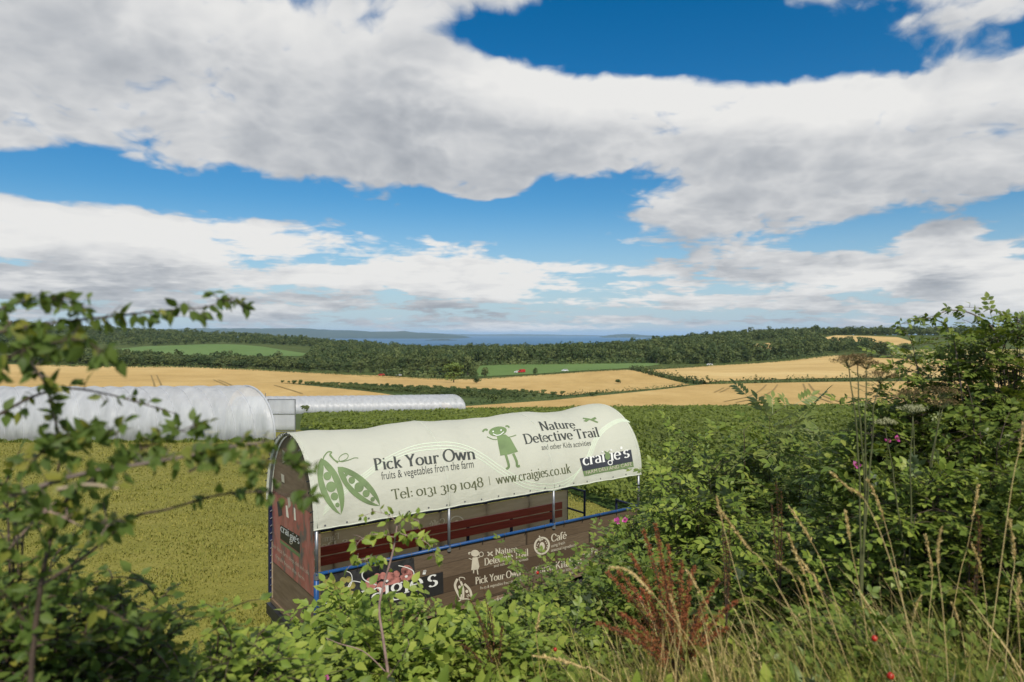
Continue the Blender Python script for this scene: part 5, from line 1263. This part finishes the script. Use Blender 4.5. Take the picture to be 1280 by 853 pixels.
# --- rose bush at the left: branches followed one by one
lb = at(30, 900, 1.75); lb[2] = H(lb[0], lb[1])
rb = root('rose_bush', tuple(lb), 'near rose bush with long thorny branches reaching across, out of focus', 'shrub')
lp, lx, ln_, ls = [], [], [], []
def catmull(P, m=8):
    Q = []
    for k in range(len(P) - 1):
        p0, p1, p2, p3 = P[max(k - 1, 0)], P[k], P[k + 1], P[min(k + 2, len(P) - 1)]
        for f in np.arange(m) / m: Q.append(.5 * ((2 * p1) + (p2 - p0) * f + (2 * p0 - 5 * p1 + 4 * p2 - p3) * f * f + (3 * p1 - p0 - 3 * p2 + p3) * f ** 3))
    return np.array(Q + [P[-1]])
rl = np.random.default_rng(12)
def branch(pts, d0, d1, r0, r1, leaves, size, mat='cane', spread=.5, start=.1, hang=.5, parent=None):
    n = len(pts); P = catmull(np.array([at(x, y, d0 + (d1 - d0) * k / (n - 1)) for k, (x, y) in enumerate(pts)]))
    ob('branch', smooth(mesh('branch', *tube(P, np.linspace(r0, r1, len(P)), 6))), M[mat], parent or rb)
    T_ = unit(np.gradient(P, axis=0)); tw = []
    if parent is None: leaves, size = int(leaves * 1.9), size
    for k in range(leaves):
        f = start + (1 - start) * (k + rl.uniform(0, 1)) / leaves; i = min(int(f * (len(P) - 1)), len(P) - 1)
        d = unit(T_[i] * rl.uniform(.1, .9) + rl.normal(0, 1, 3) * np.array([.7, .7, .8]) + np.array([0, 0, .15])); L0 = rl.uniform(.2, 1.0) * spread * size * 2.2
        e = P[i] + d * L0; tw.append((np.array([P[i], (P[i] + e) / 2 + (0, 0, .1 * L0), e]), [.0013, .001, .0007]))
        for q in range(rl.integers(1, 4)):
            b_ = P[i] + (e - P[i]) * rl.uniform(.35, 1)
            lp.append(b_); lx.append(unit(d * .5 + rl.normal(0, .6, 3) + np.array([0, 0, -hang]))); ln_.append(unit(rl.normal(0, .6, 3) + np.array([0, -.7, .6]))); ls.append(size * rl.uniform(.65, 1.2))
    if tw: ob('twig', mesh('twig', *tubes_q(tw, 4)), M[mat], parent or rb, kind='stuff')
branch([(38, 900), (40, 825), (52, 728), (67, 660), (82, 627), (102, 608)], 1.75, 1.8, .008, .004, 16, .040)
branch([(50, 733), (108, 694), (165, 648), (209, 637), (269, 620), (320, 615), (356, 618), (392, 622)], 1.75, 1.9, .0048, .0016, 12, .038, start=.5)
branch([(-20, 630), (20, 618), (101, 593), (172, 581), (236, 570), (286, 559), (330, 553)], 1.5, 1.75, .0062, .002, 34, .040, 'greycane', hang=.4)
branch([(-20, 530), (0, 518), (44, 495), (87, 486), (135, 493), (178, 505), (222, 518)], 1.7, 1.9, .0045, .0012, 12, .036, start=0, hang=.3)
branch([(-20, 420), (20, 411), (61, 405), (108, 399), (148, 395), (188, 390), (222, 387), (256, 384), (291, 376), (306, 389)], 1.55, 1.9, .0042, .001, 30, .036, hang=.85)
branch([(70, 600), (76, 560), (66, 515), (56, 480), (30, 440), (10, 400)], 1.8, 1.6, .0038, .0015, 26, .038, 'pinkstem', hang=.4)
branch([(102, 608), (150, 575), (180, 560), (215, 545), (245, 530)], 1.8, 1.75, .0035, .001, 24, .038, hang=.25)
branch([(236, 590), (270, 575), (310, 580), (345, 575), (390, 585)], 1.6, 1.55, .003, .001, 22, .034, hang=.3, spread=.7)
branch([(20, 600), (60, 560), (100, 548), (150, 540)], 1.7, 1.6, .0035, .001, 26, .040, hang=.25)
branch([(-10, 460), (25, 440), (60, 430), (100, 425), (130, 440)], 1.55, 1.5, .0032, .001, 20, .042, hang=.5)
branch([(-10, 390), (20, 380), (55, 374), (85, 376), (105, 385)], 1.6, 1.65, .0028, .001, 14, .034, hang=.2)
branch([(0, 700), (35, 660), (60, 640), (110, 660), (150, 650)], 1.75, 1.7, .003, .001, 22, .042, 'pinkstem', hang=.5)
branch([(-10, 800), (30, 760), (75, 745), (130, 760), (180, 790)], 1.9, 1.9, .003, .001, 26, .042, hang=.3)
branch([(72, 612), (110, 606), (148, 611)], 1.45, 1.45, .0042, .003, 2, .03, 'palecane')
branch([(50, 800), (25, 770), (15, 750), (-5, 735)], 1.8, 1.7, .004, .002, 10, .04)
branch([(126, 688), (133, 655), (128, 625)], 1.8, 1.8, .002, .0012, 4, .034, 'pinkstem')
P = np.array(lp); X_ = np.array(lx); Nn = np.array(ln_); Sz = np.array(ls)
finish_leaves(rb, 'single', 'hedge_leaf', P, X_, Nn, Sz, 280)

# --- arching spray over the right bush and sapling before the trailer
def stemplant(name, label, cat, branches, mat, tm, lmat, parts):
    global lp, lx, ln_, ls
    base = at(*branches[0][0][0], branches[0][1]); o = root(name, (base[0], base[1], H(base[0], base[1])), label, cat)
    lp, lx, ln_, ls = [], [], [], []
    for br in branches: branch(*br[:7], mat=mat, parent=o, **(br[7] if len(br) > 7 else {}))
    finish_leaves(o, tm, lmat, np.array(lp), np.array(lx), np.array(ln_), np.array(ls), parts)
stemplant('sapling', 'thin pink stemmed sapling with drooping leaves before the trailer', 'sapling',
    [([(489, 920), (486, 853), (479, 800), (474, 762), (480, 730), (491, 690), (497, 652)], 3.9, 3.9, .0105, .004, 4, .05),
     ([(494, 672), (470, 668), (450, 676), (442, 690)], 3.9, 3.8, .003, .001, 14, .06, dict(hang=.7)), ([(495, 665), (515, 672), (535, 680), (548, 702)], 3.9, 3.8, .003, .001, 16, .06, dict(hang=.7)),
     ([(488, 700), (470, 697), (452, 700), (440, 706)], 3.9, 3.8, .003, .001, 12, .06, dict(hang=.5)), ([(497, 655), (488, 646), (470, 640), (455, 645)], 3.9, 3.9, .0025, .001, 10, .05, dict(hang=.3)), ([(497, 655), (510, 648), (525, 652)], 3.9, 3.9, .0025, .001, 9, .05, dict(hang=.3)),
     ([(482, 840), (455, 815), (425, 805), (408, 798)], 3.9, 3.7, .004, .002, 6, .05), ([(484, 850), (500, 825), (512, 805)], 3.9, 3.7, .004, .002, 6, .05)], 'pinkstem', 'single', 'bramble_leaf', 120)
stemplant('rose_spray', 'arching leafy shoot standing out against the sky', 'shrub',
    [([(1215, 640), (1205, 520), (1195, 440), (1185, 410), (1160, 398), (1130, 405)], 5.0, 4.8, .008, .002, 30, .05), ([(1262, 640), (1258, 500), (1245, 420), (1220, 395), (1190, 388), (1165, 396), (1140, 402)], 4.9, 4.7, .008, .002, 34, .05), ([(1278, 470), (1270, 430), (1262, 402), (1240, 388), (1205, 384)], 4.8, 4.8, .004, .001, 20, .05), ([(1150, 480), (1140, 430), (1128, 412), (1124, 402)], 5.1, 5, .004, .001, 16, .045), ([(1090, 560), (1085, 510), (1060, 497), (1050, 505)], 5.2, 5.2, .003, .001, 12, .05)], 'greycane', 'single', 'dark_leaf', 150)

# --- long grass and stalks
def tuft_band(n, px, pyt, D, hh, mat, w, seed, label, name='tall_grass'):
    r = np.random.default_rng(seed); d = r.uniform(*D, n); x = (r.uniform(*px, n) - 640) / F0 * d; cl = r.integers(0, max(1, n // 45), n); cx = r.uniform(-.08, .08, n)
    jx = np.random.default_rng(seed + 1).uniform(*px, max(1, n // 45)); jd = np.random.default_rng(seed + 2).uniform(*D, max(1, n // 45))
    d = jd[cl] + r.normal(0, .07, n); x = (jx[cl] - 640) / F0 * jd[cl] + r.normal(0, .07, n)
    top = (HZ - np.interp(640 + x / d * F0, *pyt)) / F0 * d; z = H(x, d); h = np.clip((top - z) * r.uniform(.55, 1.05, n), .2, 1.6) * hh
    a = r.uniform(0, 2 * np.pi, n); dr = np.stack([np.cos(a), np.sin(a), 0 * a], 1) + np.array([-.35, 0, 0]); le = r.uniform(.08, .95, n)[:, None] ** .8
    sd = np.stack([-np.sin(a), np.cos(a), 0 * a], 1) * .5 + np.array([.7, 0, 0]); sd = unit(sd) * (w / 2 * r.uniform(.5, 1.5, n))[:, None]
    t_ = np.array([0, .35, .65, .88, 1.0]); V = []
    for q, ww in zip(t_, (1, .95, .75, .45, .05)):
        c = np.stack([x, d, z], 1) + np.array([0, 0, 1]) * h[:, None] * (q - .35 * le * q ** 2.5) + dr * h[:, None] * le * q ** 2.2
        V += [c - sd * ww, c + sd * ww]
    V = np.stack(V, 1); i = np.arange(n)[:, None] * 10
    F_ = np.vstack([i + np.array([[2 * q, 2 * q + 1, 2 * q + 3, 2 * q + 2]]) for q in range(4)])
    return ob(name, mesh(name, V.reshape(-1, 3), F_), M[mat], kind='stuff', label=label)
tuft_band(2300, (930, 1330), ([900, 1000, 1100, 1280], [800, 775, 745, 735]), (2.5, 3.6), 1, 'grassgreen', .006, 1, 'long yellow green grass growing below the dark shrubs')
tuft_band(950, (880, 1330), ([860, 1000, 1150, 1280], [785, 745, 715, 705]), (2.6, 3.6), 1, 'straw', .0045, 2, 'dry straw coloured grass among the long green blades', 'dry_grass')
tuft_band(700, (640, 900), ([640, 760, 900], [800, 780, 740]), (3.0, 4.2), 1, 'grassgreen', .007, 3, 'long green grass at the foot of the red dock', 'long_grass')
tuft_band(350, (760, 930), ([760, 930], [770, 700]), (2.8, 3.6), 1, 'straw', .005, 4, 'dry bent grass around the red dock', 'dry_grass')
seed_tm = leaf_tmpl(.16, False, .1, .05)
def stalk(pts, D, r0=.0022, head=.16, width=.010, label='dry golden grass stalk with a narrow seed head', mat='straw', group='dry grass stalks with seed heads'):
    pts = list(pts); b0 = at(*pts[0], D); z0 = H(b0[0], b0[1])
    P = np.array([at(x, y, D) for x, y in pts]); dirn = unit(P[1] - P[0])
    if P[0][2] > z0: P = np.vstack([[P[0][0] - (P[0][2] - z0) * dirn[0] / max(.3, dirn[2]) * .7, P[0][1], H(P[0][0], P[0][1])], P])
    P = catmull(P, 8); o = root('grass_stalk', tuple(P[0]), label, 'grass', group)
    ob('stem', smooth(mesh('stem', *tube(P, np.linspace(r0, r0 * .4, len(P)), 5))), M[mat], o)
    seg = np.concatenate([[0], np.cumsum(np.linalg.norm(np.diff(P, axis=0), axis=1))]); Lg = seg[-1]; n = int(head * 900)
    u = Lg - rl.uniform(0, 1, n) * head; Q = np.stack([np.interp(u, seg, P[:, k]) for k in range(3)], 1); td = unit(P[-1] - P[-5])
    X_ = unit(td + rl.normal(0, .35, (n, 3))); wd = width * np.sin(np.clip((Lg - u) / head, .06, 1) * np.pi * .92 + .1)
    ob('seed_head', mesh('seed_head', *place(seed_tm, Q + rl.normal(0, .16, (n, 3)) * wd[:, None], X_, unit(rl.normal(0, 1, (n, 3))), rl.uniform(.7, 1.2, n) * .016)), M[mat], o, kind='stuff')
for pts in ([(965, 852), (930, 751), (902, 650), (896, 623)], [(969, 728), (935, 685), (902, 640)], [(1123, 735), (1085, 633), (1060, 610), (1040, 592)], [(1195, 743), (1210, 680), (1223, 607)], [(1040, 739), (1010, 670), (987, 635)],
            [(1020, 760), (1000, 705), (985, 668)], [(1030, 750), (1012, 715), (992, 690)], [(1080, 770), (1065, 690), (1057, 640)], [(1095, 830), (1092, 780), (1078, 745)], [(1130, 760), (1105, 650), (1085, 600)], [(1000, 742), (985, 715), (968, 700)],
            [(1180, 780), (1172, 700), (1176, 662)], [(1160, 790), (1165, 720), (1157, 670)], [(1262, 760), (1268, 700), (1262, 650)], [(1236, 800), (1228, 720), (1215, 680)], [(1275, 820), (1272, 760), (1274, 720)], [(900, 800), (880, 750), (858, 712)], [(880, 830), (830, 760), (790, 715), (762, 710)],
            [(760, 850), (730, 835), (700, 825), (668, 820)], [(1050, 850), (1020, 800), (1000, 770)], [(1015, 790), (1008, 745), (998, 722)], [(1140, 830), (1140, 780), (1150, 745)], [(1210, 850), (1202, 790), (1190, 755)], [(845, 840), (850, 790), (838, 745)], [(1260, 640), (1275, 560), (1282, 520)]):
    stalk(pts, random.uniform(2.7, 3.4), head=random.uniform(.10, .22), width=random.uniform(.006, .013))
stalk([(672, 810), (670, 795), (674, 768)], 4.0, head=.10, width=.016, label='short plump straw coloured seed head before the rose bush', group=None)

# --- docks, hogweed, flowers, hips
def dock(basepx, D, tips, mat, label, dens=520, wid=.012):
    b0 = at(*basepx, D); z0 = H(b0[0], b0[1]); o = root('dock_plant', (b0[0], b0[1], z0), label, 'dock'); r = np.random.default_rng(int(basepx[0]))
    for tx, ty in tips:
        tip = at(tx, ty, D + r.uniform(-.25, .25)); mid = (b0 * .45 + tip * .55) + np.array([(b0[0] - tip[0]) * .22, 0, .06]); pth = np.vstack([[[b0[0], b0[1], z0]], bez(b0, mid, tip, 14)])
        ob('stem', mesh('stem', *tube(pth, np.linspace(.005, .0015, len(pth)), 5)), M['cane'], o)
        u = r.uniform(.30, 1.0, dens); k = np.clip((u * 14).astype(int), 0, 13); f = (u * 14 - k)[:, None]; nd = np.floor(u * 34) / 34; kk = np.clip((nd * 14).astype(int), 0, 13)
        Q = pth[kk] + (pth[kk + 1] - pth[kk]) * (nd * 14 - kk)[:, None] + r.normal(0, 1, (dens, 3)) * wid * (1.25 - u)[:, None] * .9
        ob('seed_spike', mesh('seed_spike', *place(LN, Q, unit(r.normal(0, 1, Q.shape) + (0, 0, .4)), unit(r.normal(0, 1, Q.shape)), r.uniform(.007, .015, dens))), M[mat], o, kind='stuff')
    n = 9; a = r.uniform(0, 6.28, n); P = np.array([b0] * n) + np.stack([np.cos(a) * .05, np.sin(a) * .05, r.uniform(-.1, .35, n)], 1)
    for q in range(n):
        me = leafdata.setdefault('dockleaf', mesh('leaf', *leaf_tmpl(.2, True, .1, .4))); 
        if not me.materials: me.materials.append(M['yellow_leaf'])
        c = ob('leaf', me, None, o); c.matrix_basis = Matrix.Translation(Vector(P[q])) @ Matrix.Rotation(a[q], 4, 'Z') @ Matrix.Rotation(-.5, 4, 'Y') @ Matrix.Scale(.16, 4)
dock((845, 856), 3.3, [(770, 712), (786, 690), (803, 660), (818, 652), (835, 678), (852, 700), (870, 706), (900, 724), (826, 700), (862, 745), (800, 735), (885, 770), (756, 714), (742, 778), (770, 765), (912, 785), (925, 750), (790, 790)], 'dock', 'rust red dock with seed spikes among dry grass', 680, .015)
dock((622, 870), 4.2, [(584, 742), (596, 765), (612, 758), (628, 782), (575, 805), (640, 800), (603, 730)], 'dockbrown', 'thin brown dock between the brambles and the rose bush', 260, .010)
dock((500, 880), 4.4, [(478, 765), (486, 745), (470, 780), (505, 770)], 'dockbrown', 'sparse brown seed stems behind the sapling', 160, .008)
dock((1215, 800), 3.6, [(1222, 640), (1228, 655), (1214, 670)], 'dockbrown', 'brown dock spike in front of the dark shrub', 300, .012)
dock((908, 790), 4.0, [(902, 640), (912, 648), (906, 668)], 'dockbrown', 'dry brown seed stem beside the ash sapling', 240, .012)
dock((975, 760), 4.6, [(970, 600), (976, 612), (964, 630)], 'dockbrown', 'nettle like brown spike among dark leaves', 260, .014)
def hogweed(basepx, D, heads, label):
    b0 = at(*basepx, D); z0 = H(b0[0], b0[1]); o = root('hogweed', (b0[0], b0[1], z0), label, 'hogweed'); r = np.random.default_rng(int(basepx[0] + 3))
    for (hx, hy, wpx, mt, via) in heads:
        top = at(hx, hy, D); pts = [np.array([b0[0], b0[1], z0]), b0] + [at(*v, D) for v in via] + [top - np.array([0, 0, wpx / F0 * D * .35])]
        P = catmull(np.array(pts), 6); P[4:-3] += np.convolve(r.normal(0, .012, len(P) + 4), np.ones(5) / 5, 'valid')[4:-3, None] * np.array([1, .6, 0]); ob('stem', smooth(mesh('stem', *tube(P, np.linspace(.0075, .0025, len(P)), 7))), M['greenstem'], o)
        c = P[-1]; w = wpx / F0 * D / 2; rays = []; cl = []
        for k in range(22):
            a = r.uniform(0, 6.28); q = math.sqrt(r.uniform(.05, 1)); e = c + np.array([math.cos(a) * w * q, math.sin(a) * w * q, w * (.75 - .35 * q * q)]); rays.append((bez(c, (c + e) / 2 + (0, 0, w * .1), e, 4), [.0016, .0014, .0012, .001]))
            cl.append(e + r.normal(0, 1, (26, 3)) * np.array([.0085, .0085, .004]) * w / .055)
        ob('umbel_rays', mesh('umbel_rays', *tubes_q(rays, 4)), M['greenstem'], o)
        Q = np.vstack(cl); ob('umbel', mesh('umbel', *place(LC, Q, unit(r.normal(0, 1, Q.shape)), unit(r.normal(0, .5, Q.shape) + (0, 0, 1)), r.uniform(.006, .010, len(Q)))), M[mt], o, kind='stuff')
hogweed((1076, 760), 3.7, [(1061, 446, 40, 'umbel', [(1075, 600), (1066, 500)]), (1072, 444, 34, 'umbel', [(1080, 600), (1073, 500)]), (1083, 451, 32, 'umbel', [(1083, 600), (1082, 510)]), (1100, 465, 40, 'umbel', [(1086, 590), (1092, 520)])], 'tall hogweed with brown seed umbels standing above the crop')
hogweed((1135, 740), 4.0, [(1141, 508, 34, 'umbelpale', [(1138, 600)]), (1106, 525, 24, 'umbelpale', [(1120, 620)])], 'hogweed with a pale cream umbel in the dark shrub')
hogweed((1150, 760), 4.3, [(1140, 488, 40, 'umbel', [(1145, 600)]), (1176, 486, 44, 'umbel', [(1165, 590)]), (1178, 499, 36, 'umbel', [(1160, 600)])], 'hogweed with flat brown umbels below the arching sprays')
petal = leaf_tmpl(.45, True, .05, -.3)
def flower(px, py, D, w, label):
    p = at(px, py, D); o = root('pink_flower', tuple(p), label, 'flower')
    me = leafdata.setdefault('petal', mesh('petal', *petal))
    if not me.materials: me.materials.append(M['pink'])
    for k in range(5):
        c = bpy.data.objects.new('petal', me); col.objects.link(c); c.parent = o
        c.matrix_basis = Matrix.Rotation(R(55), 4, 'X') @ Matrix.Rotation(k * 1.257 + random.uniform(-.35, .35), 4, 'Z') @ Matrix.Rotation(R(random.uniform(-60, 5)), 4, 'Y') @ Matrix.Scale(w * random.uniform(.75, 1.1), 4)
    ob('stem', mesh('stem', *tube([p + np.array([0, .01, -.01]), p + np.array([.02, .05, -.12]), p + np.array([.03, .1, -.3])], .002, 5)), M['greenstem'], o)
    n = 40; Q = p + rl.normal(0, 1, (n, 3)) * .004 + np.array([0, -.008, .006]); ob('flower_centre', mesh('flower_centre', *place(LN, Q, unit(rl.normal(0, 1, Q.shape)), unit(rl.normal(0, 1, Q.shape)), np.full(n, .008))), M['yellow_leaf'], o, kind='stuff')
flower(1070, 582, 4.2, .035, 'single bright pink flower beside the hogweed stems'); flower(1121, 549, 4.5, .030, 'pink flower in the dark shrub, the upper of two'); flower(1110, 552, 4.5, .026, 'pink flower in the dark shrub, the lower of two')
flower(771, 653, 6.2, .045, 'magenta rose flower next to the trailer banner'); flower(781, 650, 6.2, .034, 'paler pink rose flower next to the magenta one'); flower(408, 848, 3.6, .02, 'small purple pink flower low among the brambles'); flower(1127, 578, 4.4, .016, 'tiny pink bud below the two pink flowers')
def hip(px, py, D, rad, label):
    p = at(px, py, D); o = root('rose_hip', tuple(p), label, 'rose hip')
    V, Fq = tube([p + np.array([0, 0, z * rad]) for z in (-1.05, -.9, -.5, 0, .45, .8, 1.0)], np.array([.1, .5, .9, 1.0, .88, .5, .2]) * rad, 10); ob('fruit', smooth(mesh('fruit', V, Fq)), M['hip'], o)
    ob('sepals', mesh('sepals', *place(LN, np.repeat([p + np.array([0, 0, -rad])], 5, 0), unit(np.array([[math.cos(a), math.sin(a), -.8] for a in np.arange(5) * 1.257])), np.repeat([[0, 0, 1.]], 5, 0), np.full(5, rad * 1.3))), M['greenstem'], o)
    ob('stem', mesh('stem', *tube([p + np.array([0, 0, rad * .9]), p + np.array([.01, .03, .04]), p + np.array([.02, .08, .05])], .0018, 5)), M['greenstem'], o)
hip(1093, 798, 2.75, .0125, 'round red hip hanging among the grass, the upper of two'); hip(1113, 845, 2.7, .0145, 'round red hip hanging among the grass, the lower of two'); hip(800, 748, 4.2, .016, 'orange red hip behind the red dock'); hip(694, 812, 4.1, .012, 'small orange hip low in the rose bush'); hip(672, 716, 5.7, .014, 'orange hip at the top of the bright rose bush')
# ------------------------------------------------------------------ air between here and the far shore
m = bpy.data.materials.new('air'); m.use_nodes = True; nt = m.node_tree; nt.nodes.clear()
o_ = nt.nodes.new('ShaderNodeOutputMaterial'); v_ = nt.nodes.new('ShaderNodeVolumePrincipled')
v_.inputs['Color'].default_value = (.60, .80, 1.0, 1); v_.inputs['Density'].default_value = 3.4e-5; v_.inputs['Anisotropy'].default_value = .0
nt.links.new(v_.outputs[0], o_.inputs['Volume'])
b_ = MB().box((0, 14000, 10), (64000 * 2 + 4000, 96000, 260))
b_.build('haze', m, kind='stuff', label='thin blue air over the land and water')
